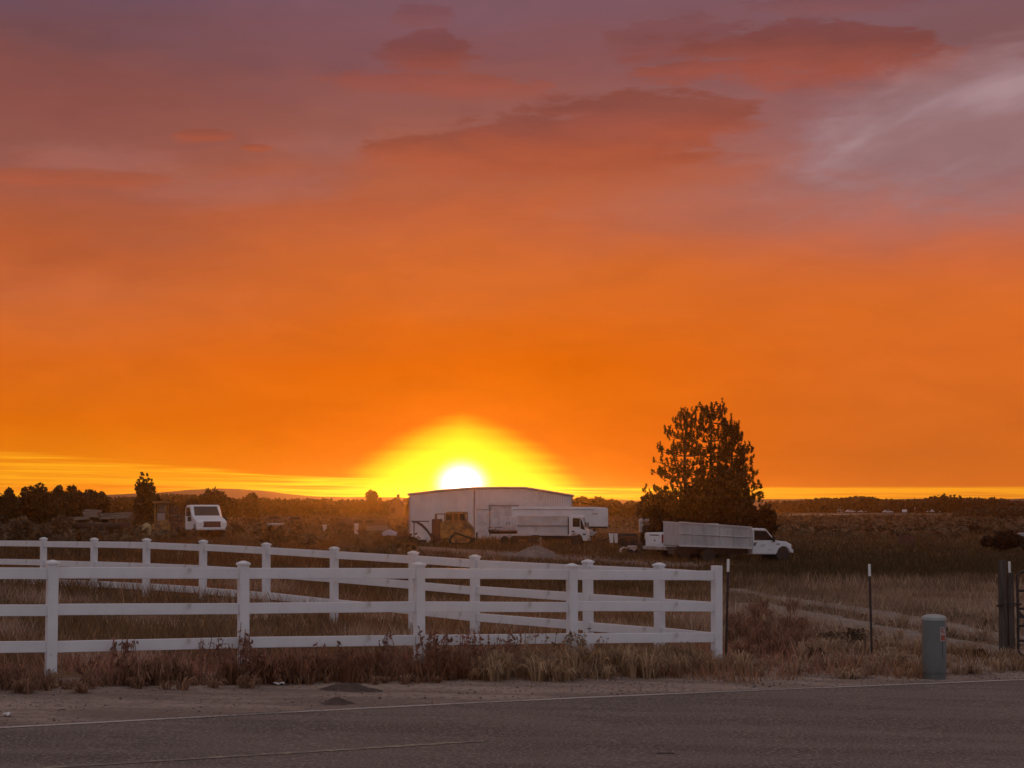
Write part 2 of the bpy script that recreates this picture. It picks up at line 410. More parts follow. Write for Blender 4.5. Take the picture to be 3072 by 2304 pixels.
V = np.stack([GX, GY, GZ], -1).reshape(-1, 3)
idx = np.arange(n_ * m_).reshape(m_, n_)
quads = np.stack([idx[:-1, :-1], idx[:-1, 1:], idx[1:, 1:], idx[1:, :-1]], -1).reshape(-1, 4)
me = bpy.data.meshes.new('ground')
me.vertices.add(len(V)); me.vertices.foreach_set('co', V.astype(np.float32).ravel())
me.loops.add(quads.size); me.loops.foreach_set('vertex_index', quads.astype(np.int32).ravel())
me.polygons.add(len(quads)); me.polygons.foreach_set('loop_start', np.arange(len(quads), dtype=np.int32) * 4)
me.polygons.foreach_set('loop_total', np.full(len(quads), 4, dtype=np.int32)); me.update(calc_edges=True)
me.polygons.foreach_set('use_smooth', [True] * len(quads))
me.materials.append(ground_material())
ground = bpy.data.objects.new('ground', me); COL.objects.link(ground); tag(ground, 'dry brown pasture ground', None, None, 'structure')

# --- road: edge line taken along the kerbless asphalt edge
edge_px = [(0, 2190), (350, 2171), (700, 2152), (1050, 2133), (1400, 2113), (1750, 2097), (2100, 2082), (2430, 2069), (2766, 2058), (3072, 2043)]
EDGE = np.array([hit(*p) for p in edge_px])
d0 = EDGE[0] - EDGE[2]; d1 = EDGE[-1] - EDGE[-3]
EDGE = np.vstack([EDGE[0] + d0 * 14, EDGE[0] + d0 * 4, EDGE[0] + d0 * 1.5, EDGE, EDGE[-1] + d1 * 1.5, EDGE[-1] + d1 * 4, EDGE[-1] + d1 * 14])
def dense(P, step=0.25):
    P = np.asarray(P, float); out = [P[0]]
    for a_, b_ in zip(P[:-1], P[1:]):
        k = max(1, int(np.linalg.norm(b_ - a_) / step))
        for i in range(1, k + 1): out.append(a_ + (b_ - a_) * i / k)
    return np.array(out)
def smooth_line(P, it=3):
    P = np.asarray(P, float).copy()
    for _ in range(it): P[1:-1] = (P[:-2] + 2 * P[1:-1] + P[2:]) / 4
    return P
EDGE = smooth_line(EDGE, 4)
def strip(name, line, offs, dz, material, kind='structure', label=None, parent=None, jit=None, step=0.3, seed=0):
    """sheet that follows the terrain: columns at signed offsets (towards the camera side = positive) from a line"""
    L = dense(line, step); T = np.gradient(L, axis=0); T /= np.linalg.norm(T, axis=1)[:, None]
    N = np.stack([T[:, 1], -T[:, 0]], 1)
    rng = np.random.RandomState(seed)
    k = len(offs); V = []
    base = np.zeros((len(L), k))
    for j, o_ in enumerate(offs):
        w = np.full(len(L), float(o_))
        if jit and j in (0, k - 1):
            nL = len(L); r_ = np.convolve(rng.randn(nL + 6), np.ones(7) / 7, 'valid') * 2.2 + np.convolve(rng.randn(nL + 24), np.ones(25) / 25, 'valid') * 4
            w = w + r_ * jit
        base[:, j] = w
    X = L[:, None, 0] + N[:, None, 0] * base; Y = L[:, None, 1] + N[:, None, 1] * base
    Z = G(X, Y) + dz
    V = np.stack([X, Y, Z], -1).reshape(-1, 3)
    Fc = [(i * k + j, i * k + j + 1, (i + 1) * k + j + 1, (i + 1) * k + j) for i in range(len(L) - 1) for j in range(k - 1)]
    Fc = [f[::-1] for f in Fc]
    o = raw(name, V, Fc, material, parent, True)
    if kind: o['kind'] = kind
    if label: o['label'] = label
    return o
def sheet_material(name, c1, c2, c3, s1, s2, bump, rough=0.92, stretch=None):
    m = bpy.data.materials.new(name); m.use_nodes = True
    nt = m.node_tree; q = NB(nt); p = nt.nodes['Principled BSDF']
    gm = q.node('ShaderNodeNewGeometry'); pos = gm.outputs['Position']
    if stretch:
        mp = q.node('ShaderNodeMapping'); mp.inputs['Rotation'].default_value = (0, 0, R(-28)); mp.inputs['Scale'].default_value = stretch
        nt.links.new(pos, mp.inputs[0]); pos2 = mp.outputs[0]
    else: pos2 = pos
    a_ = q.noise(pos2, s1, 6, 0.6, 0.3); f_ = q.noise(pos, s2, 4, 0.7)
    c = q.mix(q.step(a_, 0.36, 0.64), (*c1, 1), (*c2, 1))
    c = q.mix(q.step(f_, 0.46, 0.70), c, (*c3, 1))
    q.put(p.inputs['Base Color'], c); p.inputs['Roughness'].default_value = rough; p.inputs['Specular IOR Level'].default_value = 0.12
    bn = q.node('ShaderNodeBump'); bn.inputs['Strength'].default_value = bump; bn.inputs['Distance'].default_value = 0.015
    q.put(bn.inputs['Height'], q.add(f_, q.mul(a_, 0.8))); nt.links.new(bn.outputs[0], p.inputs['Normal'])
    return m
M['asphalt'] = sheet_material('worn_asphalt', (0.115, 0.088, 0.074), (0.17, 0.131, 0.110), (0.37, 0.295, 0.25), 0.9, 30.0, 1.0, 0.88, (0.35, 1.6, 1))
M['gravel'] = sheet_material('gravel_shoulder', (0.22, 0.16, 0.13), (0.38, 0.285, 0.23), (0.15, 0.108, 0.088), 0.8, 13.0, 1.0, 0.95, (0.5, 1.6, 1))
M['track'] = sheet_material('pale_dirt_track', (0.24, 0.19, 0.155), (0.30, 0.245, 0.20), (0.17, 0.13, 0.105), 1.2, 8.0, 0.8)
M['yard'] = sheet_material('yard_dirt', (0.19, 0.135, 0.105), (0.25, 0.18, 0.14), (0.13, 0.085, 0.06), 0.5, 5.0, 0.8)
def paint_material(name, base, under, lo, hi, sc):
    m = bpy.data.materials.new(name); m.use_nodes = True
    nt = m.node_tree; q = NB(nt); p = nt.nodes['Principled BSDF']
    gm = q.node('ShaderNodeNewGeometry'); pos = gm.outputs['Position']
    w = q.step(q.add(q.mul(q.noise(pos, sc, 5, 0.7), 0.6), q.mul(q.noise(pos, 0.5, 3, 0.5), 0.4)), lo, hi)
    q.put(p.inputs['Base Color'], q.mix(w, (*base, 1), (*under, 1))); p.inputs['Roughness'].default_value = 0.8
    return m
M['line_white'] = paint_material('worn_white_line', (0.46, 0.39, 0.34), (0.17, 0.14, 0.125), 0.47, 0.62, 22)
M['line_yellow'] = paint_material('faded_yellow_line', (0.40, 0.33, 0.22), (0.175, 0.135, 0.113), 0.38, 0.53, 9)

road = strip('road', EDGE, [-0.16, 0, 0.2, 0.6, 1.2, 2, 3, 4, 5, 6.5, 8], 0.020, M['asphalt'], label='worn grey asphalt road', jit=None)
strip('edge_line', EDGE, [-0.055, 0.055], 0.025, M['line_white'], kind=None, parent=road)
cl_px = [(382, 2296), (768, 2271), (1022, 2259), (1328, 2237)]
CLN = np.array([hit(*p) for p in cl_px]); dd = CLN[-1] - CLN[0]
CLN = smooth_line(np.vstack([CLN[0] - dd * 3, CLN[0] - dd, CLN, CLN[-1] + dd * .15]), 2)
strip('centre_line', CLN, [-0.05, 0.05], 0.025, M['line_yellow'], kind=None, parent=road)
strip('tar_mark', [hit(1972, 2267), hit(1996, 2266), hit(2024, 2268)], [-0.03, 0.03], 0.026, M['black'], kind=None, parent=road, step=0.03, jit=0.004)
strip('road_shoulder', EDGE, [-4.6, -3.6, -2.6, -1.8, -1.2, -0.6, -0.12], 0.010, M['gravel'], label='tan gravel strip between road and fence')

# --- two wheel ruts and the yard strip
rut_a = [hit(*p) for p in [(2190, 1768), (2267, 1789), (2370, 1803), (2470, 1817), (2600, 1840), (2750, 1867), (2880, 1890), (3000, 1912), (3120, 1937)]]
rut_b = [hit(*p) for p in [(2230, 1812), (2337, 1836), (2420, 1847), (2500, 1861), (2600, 1884), (2700, 1906), (2850, 1932), (3000, 1957), (3120, 1985)]]
strip('dirt_track', smooth_line(rut_a), [-0.46, -0.1, 0.1, 0.46], 0.03, M['track'], label='upper wheel rut of the dirt track', jit=0.10, step=0.2, seed=1)
strip('dirt_track', smooth_line(rut_b), [-0.55, -0.1, 0.1, 0.55], 0.03, M['track'], label='lower wheel rut of the dirt track', jit=0.12, step=0.2, seed=2)
yl = [hit(*p) for p in [(1085, 1640), (1180, 1643), (1300, 1650), (1450, 1660), (1620, 1675), (1800, 1686), (1950, 1694), (2100, 1702)]]
strip('dirt_yard', smooth_line(yl), [-3.6, -2, 0, 2, 4.2], 0.05, M['yard'], label='bare dirt drive in front of the parked trucks', jit=0.6, step=0.6, seed=3)
fr = [(xat(2360, 395, 1550), 395), (xat(2430, 410, 1546), 410), (xat(2520, 440, 1541), 440), (xat(2700, 455, 1540), 455)]
strip('dirt_road', fr, [-9, 0, 7], 0.05, M['track'], label='far pale dirt road in the field', jit=0.8, step=3, seed=4)

# --- distant hills
def ridge(name, pts, Y, label, matl, depth=200):
    rng = np.random.RandomState(3); P = []
    px = np.array([p[0] for p in pts]); pz = np.array([at(p[0], p[1], Y)[2] for p in pts]); pxw = np.array([xat(p[0], Y, p[1]) for p in pts])
    N = 240; X = np.linspace(pxw[0], pxw[-1], N); Z = np.interp(X, pxw, pz)
    Z = np.convolve(np.pad(Z, 4, 'edge'), np.ones(9) / 9, 'valid') + np.convolve(np.pad(rng.randn(N), 3, 'edge'), np.ones(7) / 7, 'valid') * 0.5
    rows = [(Y - depth, -3.6), (Y - depth * .5, None), (Y, 1), (Y + depth, -4)]
    for y_, k in rows:
        for x_, z_ in zip(X, Z):
            P.append((x_, y_, z_ if k == 1 else ((z_ - 3.2) * 0.42 - 1.5 if k is None else k)))
    Fc = [(r_ * N + i, r_ * N + i + 1, (r_ + 1) * N + i + 1, (r_ + 1) * N + i) for r_ in range(3) for i in range(N - 1)]
    o = raw(name, P, Fc, matl, None, True); tag(o, label, None, None, 'structure'); return o
M['hill'] = mat('far_hill', (0.08, 0.055, 0.035), 0.95, var=(0.06, 0.045, 0.03), vscale=0.01)
ridge('hills', [(-900, 1490), (-300, 1494), (0, 1490), (200, 1490), (330, 1482), (440, 1484), (500, 1473), (560, 1473), (640, 1466), (745, 1464), (790, 1474), (850, 1479), (900, 1484), (1000, 1490), (1200, 1493), (1700, 1496),
                (1900, 1500), (2400, 1497), (2520, 1497), (2600, 1495), (2750, 1497), (3072, 1496), (3500, 1492), (4000, 1490)], 1050, 'low hazy hills on the horizon', M['hill'])

# ================================================================== WHITE FENCES
def splashed_vinyl():
    m = M['vinyl'].copy(); m.name = 'white_vinyl_splashed'
    nt = m.node_tree; q = NB(nt); p = nt.nodes['Principled BSDF']
    src = p.inputs['Base Color'].links[0].from_socket
    t = q.node('ShaderNodeTexCoord'); sp = q.node('ShaderNodeSeparateXYZ'); nt.links.new(t.outputs['Object'], sp.inputs[0])
    gm = q.node('ShaderNodeNewGeometry'); ns = q.noise(gm.outputs['Position'], 7.0, 5, 0.65)
    w = q.step(q.add(q.mul(sp.outputs[2], -1.0), q.mul(q.sub(ns, 0.5), 1.5)), 1.18, 1.55)
    q.put(p.inputs['Base Color'], q.mix(q.mul(w, .85), src, (0.24, 0.17, 0.12, 1)))
    return m
M['vinyl_post'] = splashed_vinyl()
WOB = random.Random(21)
def fence_post(parent, x, y, zt, zb, rz, cap=True):
    h = zt - zb + 0.25
    p = MB().box((0, 0, -h / 2), (0.127, 0.127, h)).build('post', M['vinyl_post'], parent, bevel=0.008)
    p.location = (x, y, zt - (0.045 if cap else 0)); p.rotation_euler = (WOB.uniform(-.008, .008), WOB.uniform(-.008, .008), rz + WOB.uniform(-.03, .03))
    if cap:
        c = MB(); c.box((0, 0, 0.012), (0.152, 0.152, 0.03)); c.box((0, 0, 0.041), (0.150, 0.150, 0.028), top=(0.25, 0.25))
        k = c.build('post_cap', M['vinyl'], p, bevel=0.005); k.location = (0, 0, 0)
    return p
def fence_rail(parent, a_, b_, name='rail'):
    a_, b_ = Vector(a_) + Vector((0, 0, WOB.uniform(-.009, .007))), Vector(b_) + Vector((0, 0, WOB.uniform(-.009, .007))); d = b_ - a_; L = d.length
    o = MB().box((0, 0, 0), (L, 0.040, 0.140)).build(name, M['vinyl'], parent, bevel=0.006)
    o.location = (a_ + b_) / 2
    o.rotation_euler = (0, -math.atan2(d.z, math.hypot(d.x, d.y)), math.atan2(d.y, d.x))
    return o
def build_fence(name, label, pts, caps, lift):
    """pts: (x, y, top z, base z)"""
    root = thing(name, label, 'fence', (0, 0, 0))
    for i, (x, y, zt, zb) in enumerate(pts):
        j, k = max(i - 1, 0), min(i + 1, len(pts) - 1)
        rz = math.atan2(pts[k][1] - pts[j][1], pts[k][0] - pts[j][0])
        if caps[i] is not None: fence_post(root, x, y, zt, zb, rz, caps[i])
    for (x0, y0, z0, _), (x1, y1, z1, _) in zip(pts[:-1], pts[1:]):
        d = math.hypot(x1 - x0, y1 - y0); u = ((x1 - x0) / d * 0.06, (y1 - y0) / d * 0.06)
        for off in (0.148, 0.595, 1.04):
            fence_rail(root, (x0 + u[0], y0 + u[1], z0 - off), (x1 - u[0], y1 - u[1], z1 - off))
    return root
RS = 0.4466
def fpt(px, s, top_py):
    Y = F * RS / s
    p = at(px, top_py, Y); return p[0], Y, p[2]
near = []
for px, s, ty in [(158, 109.0, 1682), (730, 103.8, 1684.5), (1257, 99.1, 1687.5), (1715, 94.9, 1692), (2150, 91.0, 1697)]:
    x, y, z = fpt(px, s, ty); near.append((x, y, z, g(x, y)))
d = np.array(near[0][:3]) - np.array(near[1][:3])
p0 = np.array(near[0][:3]) + d; p00 = p0 + d
near = [(*p00, g(p00[0], p00[1])), (*p0, g(p0[0], p0[1]))] + near
build_fence('rail_fence', 'nearer white vinyl three rail fence running along the road shoulder', near, [True] * 5 + [True, False], 0)
far = []
for px, ty in [(-170, 1612), (-17, 1612.5), (131, 1613), (283, 1614.5), (440, 1616), (610, 1620.5), (799, 1629), (1003, 1641), (1240, 1654), (1425, 1665.5), (1763, 1680), (1977, 1689.5)]:
    s = 56 + 0.01733 * (px - 131)
    x, y, z = fpt(px, s, ty); far.append((x, y, z, g(x, y)))
cx, cy = near[-1][0] - 0.03, near[-1][1] + 0.03
far_line = far + [(cx, cy, near[-1][2] - 0.01, g(cx, cy))]
build_fence('rail_fence', 'farther white vinyl three rail fence crossing the pasture behind the roadside one', far_line, [True] * len(far) + [None], 0)
NEAR, FAR = near, far_line

# ================================================================== POSTS, PEDESTAL, GATE
def t_post(label, top, base_xy, lean, tip=0.19):
    bx, by = base_xy; bz = g(bx, by)
    h = top[2] - bz
    r = thing('steel_fence_post', label, 'fence post', (bx, by, bz), 0.5, 'steel posts with white tips')
    r.rotation_euler = (0, lean, 0.0)
    def tee(z0, z1, e=0.0):
        m_ = MB(); m_.box((0, 0.0, (z0 + z1) / 2), (0.036 + e, 0.007 + e, z1 - z0)); m_.box((0, 0.019, (z0 + z1) / 2), (0.008 + e, 0.03 + e, z1 - z0)); return m_
    s_ = tee(-0.35, h - tip)
    k = 0.15
    while k < h - tip - 0.05: s_.box((0, -0.008, k), (0.016, 0.010, 0.014)); k += 0.055
    s_.build('stake', M['post_paint'], r)
    tee(h - tip, h, 0.003).build('white_tip', M['post_tip'], r)
    return r
Yt = 27.6; t1 = at(2184, 1677, Yt); b1 = at(2177, 1960, Yt)
t_post('steel post with white tip standing right behind the end post of the white fence', t1, (b1[0], Yt), math.atan2(t1[0] - b1[0], 1.45))
Yt = hit(2616, 1983)[1]; t2 = at(2608, 1692, Yt); b2 = hit(2616, 1983)
t_post('lone steel post with white tip in the open between fence and pedestal', t2, b2, math.atan2(t2[0] - b2[0], 1.5))
Yt = 30.3; t3 = at(3028, 1684, Yt); t_post('steel post with white tip hidden behind the wooden gate post', t3, (t3[0] + 0.03, Yt), -0.02)

# utility pedestal
pb = hit(2803, 2038); Yp = pb[1]; sc = F / Yp
px0 = at(2802, 1842, Yp)
hp = px0[2] - g(*pb); rp = 36.0 / sc
ped = thing('utility_pedestal', 'round grey green utility pedestal at the road edge with a warning sticker', 'utility pedestal', (pb[0], Yp, g(*pb)))
ped.rotation_euler = (0, 0.008, 0)
MB().lathe([(rp * 0.93, -0.2), (rp * 0.93, 0.13), (rp * 0.93, 0.14)], n=40).build('base_sleeve', M['pedestal'], ped, auto=True)
MB().lathe([(rp * 0.94, 0.10), (rp, 0.101), (rp, hp - 0.07), (rp * 0.985, hp - 0.065)], n=48).build('barrel', M['pedestal'], ped, auto=True)
MB().lathe([(rp * 1.02, hp - 0.085), (rp * 1.03, hp - 0.055), (rp * 1.0, hp - 0.04), (rp * 0.8, hp - 0.018), (rp * 0.4, hp - 0.003), (0.01, hp)], n=48).build('dome_cap', M['pedestal_cap'], ped, auto=True)
def patch(name, a0, a1, z0, z1, r_, matl, parent, n=8, jag=None):
    P = []; Fc = []
    for i in range(n + 1):
        t = R(a0 + (a1 - a0) * i / n)
        for rr, zz in ((r_, z0), (r_, z1)): P.append((rr * math.sin(t), -rr * math.cos(t), zz))
    Fc = [(2 * i, 2 * i + 2, 2 * i + 3, 2 * i + 1) for i in range(n)]
    return raw(name, P, Fc, matl, parent)
stk = patch('warning_sticker', 16, 50, hp - 0.37, hp - 0.175, rp + 0.003, M['label_white'], ped)
patch('orange_panel', 20, 46, hp - 0.36, hp - 0.285, rp + 0.005, M['label_red'], stk)
for k, (a0, a1, z) in enumerate([(18, 30, .195), (34, 46, .19), (20, 44, .215), (19, 36, .235), (24, 47, .255)]):
    patch('printed_line', a0, a1, hp - z - 0.006, hp - z + 0.006, rp + 0.005, M['label_dark'] if k < 2 else M['label_red'], stk, 4)
patch('lock_slot', 27, 31, hp - 0.62, hp - 0.385, rp + 0.002, M['label_dark'], ped, 2)
MB().box((rp * 0.99, -0.03, hp - 0.21), (0.03, 0.05, 0.05)).build('hasp', M['dark_steel'], ped, bevel=0.006)

# wooden gate post, gate, chain
gb = hit(3011, 1974); Yg = gb[1]; gt = at(3006, 1681, Yg); zb = g(*gb); hg = gt[2] - zb
wp = thing('gate_post', 'weathered dark wooden gate post at the right edge by the track', 'gate post', (gb[0], Yg, zb))
rings = []
rng = random.Random(5)
for z, r_ in [(-0.3, .075), (0, .074), (0.3, .071), (0.6, .070), (0.9, .068), (1.2, .067), (hg - 0.02, .066), (hg, .058)]:
    ox = (gt[0] - gb[0]) * z / hg
    rings.append([(ox + r_ * (1 + rng.uniform(-.08, .08)) * math.cos(t * math.pi / 8), r_ * (1 + rng.uniform(-.08, .08)) * math.sin(t * math.pi / 8), z) for t in range(16)])
MB().loft(rings).build('timber', M['wood'], wp, auto=True)
st_ = MB().box((0.135, 0.03, (hg - 0.20) / 2 - 0.1), (0.10, 0.10, hg - 0.20 + 0.2)).build('brace_timber', M['wood'], wp, bevel=0.012)
gx = xat(3052, Yg, 1800)
gate = thing('tube_gate', 'dark six bar tubular steel farm gate cut off by the right edge', 'gate', (gx, Yg - 0.02, zb), R(6))
bars = [at(3060, y, Yg)[2] - zb for y in (1714, 1772, 1826, 1877, 1922, 1966)]
W = 3.6; zt_, zl_ = bars[0], bars[-1]
fr_ = []
def arc(cx, cz, r_, a0, a1, n=6): return [(cx + r_ * math.cos(R(a0 + (a1 - a0) * i / n)), 0, cz + r_ * math.sin(R(a0 + (a1 - a0) * i / n))) for i in range(n + 1)]
path = [(0.10, 0, zl_)] + arc(0.10, zl_ + 0.10, 0.10, 270, 180) + arc(0.10, zt_ - 0.10, 0.10, 180, 90) + arc(W - 0.10, zt_ - 0.10, 0.10, 90, 0) + arc(W - 0.10, zl_ + 0.10, 0.10, 0, -90) + [(0.10, 0, zl_)]
MB().tube(path, 0.022, 10).build('gate_frame', M['dark_steel'], gate, True)
for z in bars[1:-1]: MB().cyl((0.0, 0, z), (W, 0, z), 0.020, n=10).build('bar', M['dark_steel'], gate, True)
for x in (1.2, 2.4): MB().box((x, 0, (zt_ + zl_) / 2), (0.03, 0.012, zt_ - zl_)).build('upright', M['dark_steel'], gate)
MB().prism([(0.0, zl_ + .75), (0.14, zl_ + .60), (0.0, zl_ + .60)], -0.008, 0.008).build('gusset', M['dark_steel'], gate)
zc = at(3011, 1815, Yg)[2]
ch = MB()
for k in range(26):
    t = k / 25 * 2 * math.pi
    x, y, z = 0.10 + 0.19 * math.cos(t), 0.14 * math.sin(t), zc + 0.03 * math.cos(t + 1.2)
    ch.box((x, y, z), (0.058, 0.016, 0.022), rz=t + math.pi / 2, rx=(k % 2) * math.pi / 2)
tag(ch.build('gate_chain', M['dark_steel']), 'dark chain looped round the wooden gate post and gate', 'chain').location = (gb[0], Yg, 0)

# soil heaps and litter on the shoulder
def mound(name, label, cat, loc, lx, ly, h, matl, seed=1, rz=0.0, group=None, rough=0.12):
    rs = np.random.RandomState(seed); nr, na = 14, 40; P = []
    ph = rs.uniform(0, 6.28, 6)
    for i in range(nr + 1):
        t = i / nr
        for j in range(na):
            a_ = 2 * math.pi * j / na
            e = 1 + 0.16 * math.sin(2 * a_ + ph[0]) + 0.10 * math.sin(3 * a_ + ph[1]) + 0.06 * math.sin(7 * a_ + ph[2])
            z = h * (math.cos(t * math.pi) * 0.5 + 0.5) * (1 + rough * math.sin(5 * t + 3 * a_ + ph[3]) * t) + h * rough * 0.5 * rs.randn() * (1 - t)
            P.append((lx / 2 * t * e * math.cos(a_), ly / 2 * t * e * math.sin(a_), z if i < nr else -0.06))
    Fc = [(i * na + j, (i + 1) * na + j, (i + 1) * na + (j + 1) % na, i * na + (j + 1) % na) for i in range(nr) for j in range(na)]
    o = raw(name, P, Fc, matl, None, True); o.location = loc; o.rotation_euler = (0, 0, rz)
    return tag(o, label, cat, group)
M['soil'] = mat('dark_soil', (0.10, 0.064, 0.05), 0.95, var=(0.06, 0.038, 0.028), vscale=9, bump=1.0, bscale=40)
for (px, py, lx, ly, h, lb, sd) in [(1042, 2071, 0.84, 0.75, 0.085, 'wider flat heap of dark soil on the gravel nearer the weeds', 3), (1008, 2111, 0.47, 0.55, 0.06, 'smaller heap of dark soil on the gravel nearer the road line', 4)]:
    x, y = hit(px, py); mound('soil_heap', lb, 'soil heap', (x, y, g(x, y) + 0.008), lx, ly, h, M['soil'], sd, R(25), 'soil heaps on the shoulder')
M['paper'] = mat('litter_paper', (0.7, 0.68, 0.66), 0.7)
def scrap(label, px, py, w, d_, seed, name='paper_scrap'):
    rs = random.Random(seed); x, y = hit(px, py); P = []
    for i in range(5):
        for j in range(4): P.append(((i / 4 - .5) * w + rs.uniform(-.01, .01), (j / 3 - .5) * d_ + rs.uniform(-.01, .01), rs.uniform(0.0, 0.035)))
    Fc = [(i * 4 + j, (i + 1) * 4 + j, (i + 1) * 4 + j + 1, i * 4 + j + 1) for i in range(4) for j in range(3)]
    o = raw(name, P, Fc, M['paper']); o.location = (x, y, g(x, y) + 0.02)
    sm = o.modifiers.new('solid', 'SOLIDIFY'); sm.thickness = 0.004
    return tag(o, label, 'litter', 'litter on the shoulder')
scrap('flat white scrap of paper on the gravel below the second fence post', 838, 2057, 0.13, 0.16, 1)
scrap('crumpled pale scrap lying in dead grass right of the white fence end', 2414, 2001, 0.12, 0.14, 2)
scrap('small pale scrap on the gravel at the far left edge', 21, 2152, 0.07, 0.10, 3)

# ================================================================== STEEL BUILDING
def steel_material():
    m = mat('steel_siding', (0.68, 0.66, 0.67), 0.5, var=(0.58, 0.55, 0.55), vscale=0.5, dirt=(0.42, 0.35, 0.32), dscale=0.7, dlo=0.6, dhi=0.85)
    nt = m.node_tree; q = NB(nt); p = nt.nodes['Principled BSDF']
    t = q.node('ShaderNodeTexCoord'); w = q.node('ShaderNodeTexWave'); w.wave_type = 'BANDS'; w.bands_direction = 'X'; w.inputs['Scale'].default_value = 1.6
    nt.links.new(t.outputs['Object'], w.inputs[0])
    bn = q.node('ShaderNodeBump'); bn.inputs['Strength'].default_value = 0.6; bn.inputs['Distance'].default_value = 0.03
    nt.links.new(w.outputs[1], bn.inputs['Height']); nt.links.new(bn.outputs[0], p.inputs['Normal'])
    return m
M['siding'] = steel_material()
M['trim'] = mat('siding_trim', (0.36, 0.30, 0.29), 0.5, var=(0.27, 0.22, 0.21))
M['grille_red'] = mat('grille_dark_red', (0.10, 0.032, 0.028), 0.5, var=(0.06, 0.025, 0.022))
M['door'] = mat('shed_door', (0.66, 0.63, 0.64), 0.5, var=(0.48, 0.45, 0.46), vscale=1.5)
M['roof_metal'] = mat('roof_metal', (0.55, 0.53, 0.52), 0.35, 0.3, var=(0.45, 0.42, 0.40), vscale=0.6)
YB = 152.0; kb = YB / F
bld = thing('steel_shed', 'long low pale steel shed with shallow roof standing in front of the setting sun', 'shed', (0, YB, 0))
bz = -3.25
def bx_(px): return xat(px, YB, 1540)
def bzz(py): return float(at(1500, py, YB)[2])
topl = [(bx_(1228), bzz(1483)), (bx_(1330), bzz(1471.5)), (bx_(1420), bzz(1465)), (bx_(1500), bzz(1463.5)), (bx_(1577), bzz(1464)), (bx_(1717), bzz(1487))]
prof = [(topl[0][0], bz)] + topl + [(topl[-1][0], bz)]
MB().prism(prof[::-1], 0, 24).build('wall', M['siding'], bld)
rp_ = []
up = [(topl[0][0] - 0.16, topl[0][1] - 0.02)] + topl[1:-1] + [(topl[-1][0] + 0.16, topl[-1][1] - 0.03)]
rp_ = [(x, z + 0.11) for x, z in up] + [(x, z + 0.005) for x, z in reversed(up)]
MB().prism(rp_[::-1], -0.22, 24.2).build('roof', M['roof_metal'], bld)
fa = [(x, z - 0.002) for x, z in up] + [(x, z - 0.11) for x, z in reversed(up)]
MB().prism(fa[::-1], -0.06, -0.004).build('fascia', M['trim'], bld)
MB().box((bx_(1423), -0.05, (bzz(1470) + bz) / 2), (0.13, 0.09, bzz(1470) - bz)).build('downspout', M['trim'], bld, bevel=0.02)
for px in (1228.5, 1716):
    MB().box((bx_(px), -0.02, (bzz(1489) + bz) / 2), (0.12, 0.05, bzz(1489) - bz)).build('corner_trim', M['trim'], bld)
md = MB().box(((bx_(1434) + bx_(1468)) / 2, -0.02, (bzz(1530) + bz) / 2 + 0.1), (bx_(1468) - bx_(1434), 0.05, bzz(1530) - bz - 0.2)).build('door', M['door'], bld, bevel=0.01)
MB().box((bx_(1464), -0.07, -2.15), (0.06, 0.07, 0.14)).build('door_handle', M['trim'], md)
MB().box(((bx_(1432) + bx_(1469)) / 2, -0.03, bzz(1529) + 0.02), (bx_(1470) - bx_(1431), 0.07, 0.07)).build('door_header', M['trim'], bld)
x0, x1, zt = bx_(1471), bx_(1551), bzz(1518)
rd = MB()
k = bz
while k < zt - 0.05:
    rd.box(((x0 + x1) / 2, -0.012, k + 0.26), (x1 - x0 - 0.02, 0.03, 0.50)); k += 0.52
rd.build('roller_door', M['door'], bld, bevel=0.01)
MB().box(((x0 + x1) / 2, -0.06, zt + 0.05), (x1 - x0 + 0.3, 0.13, 0.10)).build('roller_door_header', M['trim'], bld)  # header coloured darker than the door, standing in for the shadow at the recess
for x in (x0 - 0.05, x1 + 0.05): MB().box((x, -0.05, (zt + bz) / 2), (0.10, 0.10, zt - bz)).build('roller_door_jamb', M['trim'], bld)
bpx = xat(1431, 150); tag(MB().lathe([(0.07, -0.2), (0.07, 0.62), (0.03, 0.66)], n=12).build('bollard', M['dark_steel'], auto=True), 'short dark bollard beside the pale walk door of the shed', 'bollard').location = (bpx, 149.5, g(bpx, 149.5))

# ================================================================== VEHICLES
def wheel(parent, x, y, r_, w, side, name='wheel', dual=False):
    t = MB().lathe([(r_ * 0.56, -w / 2), (r_ * 0.93, -w / 2), (r_, -w / 2 + 0.04), (r_, w / 2 - 0.04), (r_ * 0.93, w / 2), (r_ * 0.56, w / 2)], n=28).build(name, M['tyre'], parent, auto=True)
    t.location = (x, y, r_); t.rotation_euler = (R(90), 0, 0)
    zz = w / 2 * side
    k = MB().lathe([(r_ * 0.57, -w / 2 * .9), (r_ * 0.57, w / 2 * 0.96), (r_ * 0.45, w / 2 * 0.7), (r_ * 0.18, w / 2 * 0.55), (r_ * 0.16, w / 2 * 0.9), (0.01, w / 2 * 0.92)], n=24).build('rim', M['rim'], t, auto=True)
    k.rotation_euler = (0 if side > 0 else math.pi, 0, 0)
    return t
def quad_panel(parent, name, pts, thick, matl):
    """thin plate: pts are its 4+ corners (outer face), pushed inwards by thick"""
    P = [Vector(p) for p in pts]; nrm = (P[1] - P[0]).cross(P[2] - P[0]).normalized()
    Q = [p - nrm * thick for p in P]; n = len(P)
    return raw(name, P + Q, [tuple(range(n)), tuple(range(2 * n - 1, n - 1, -1))] + [(i, i + n, (i + 1) % n + n, (i + 1) % n) for i in range(n)], matl, parent)

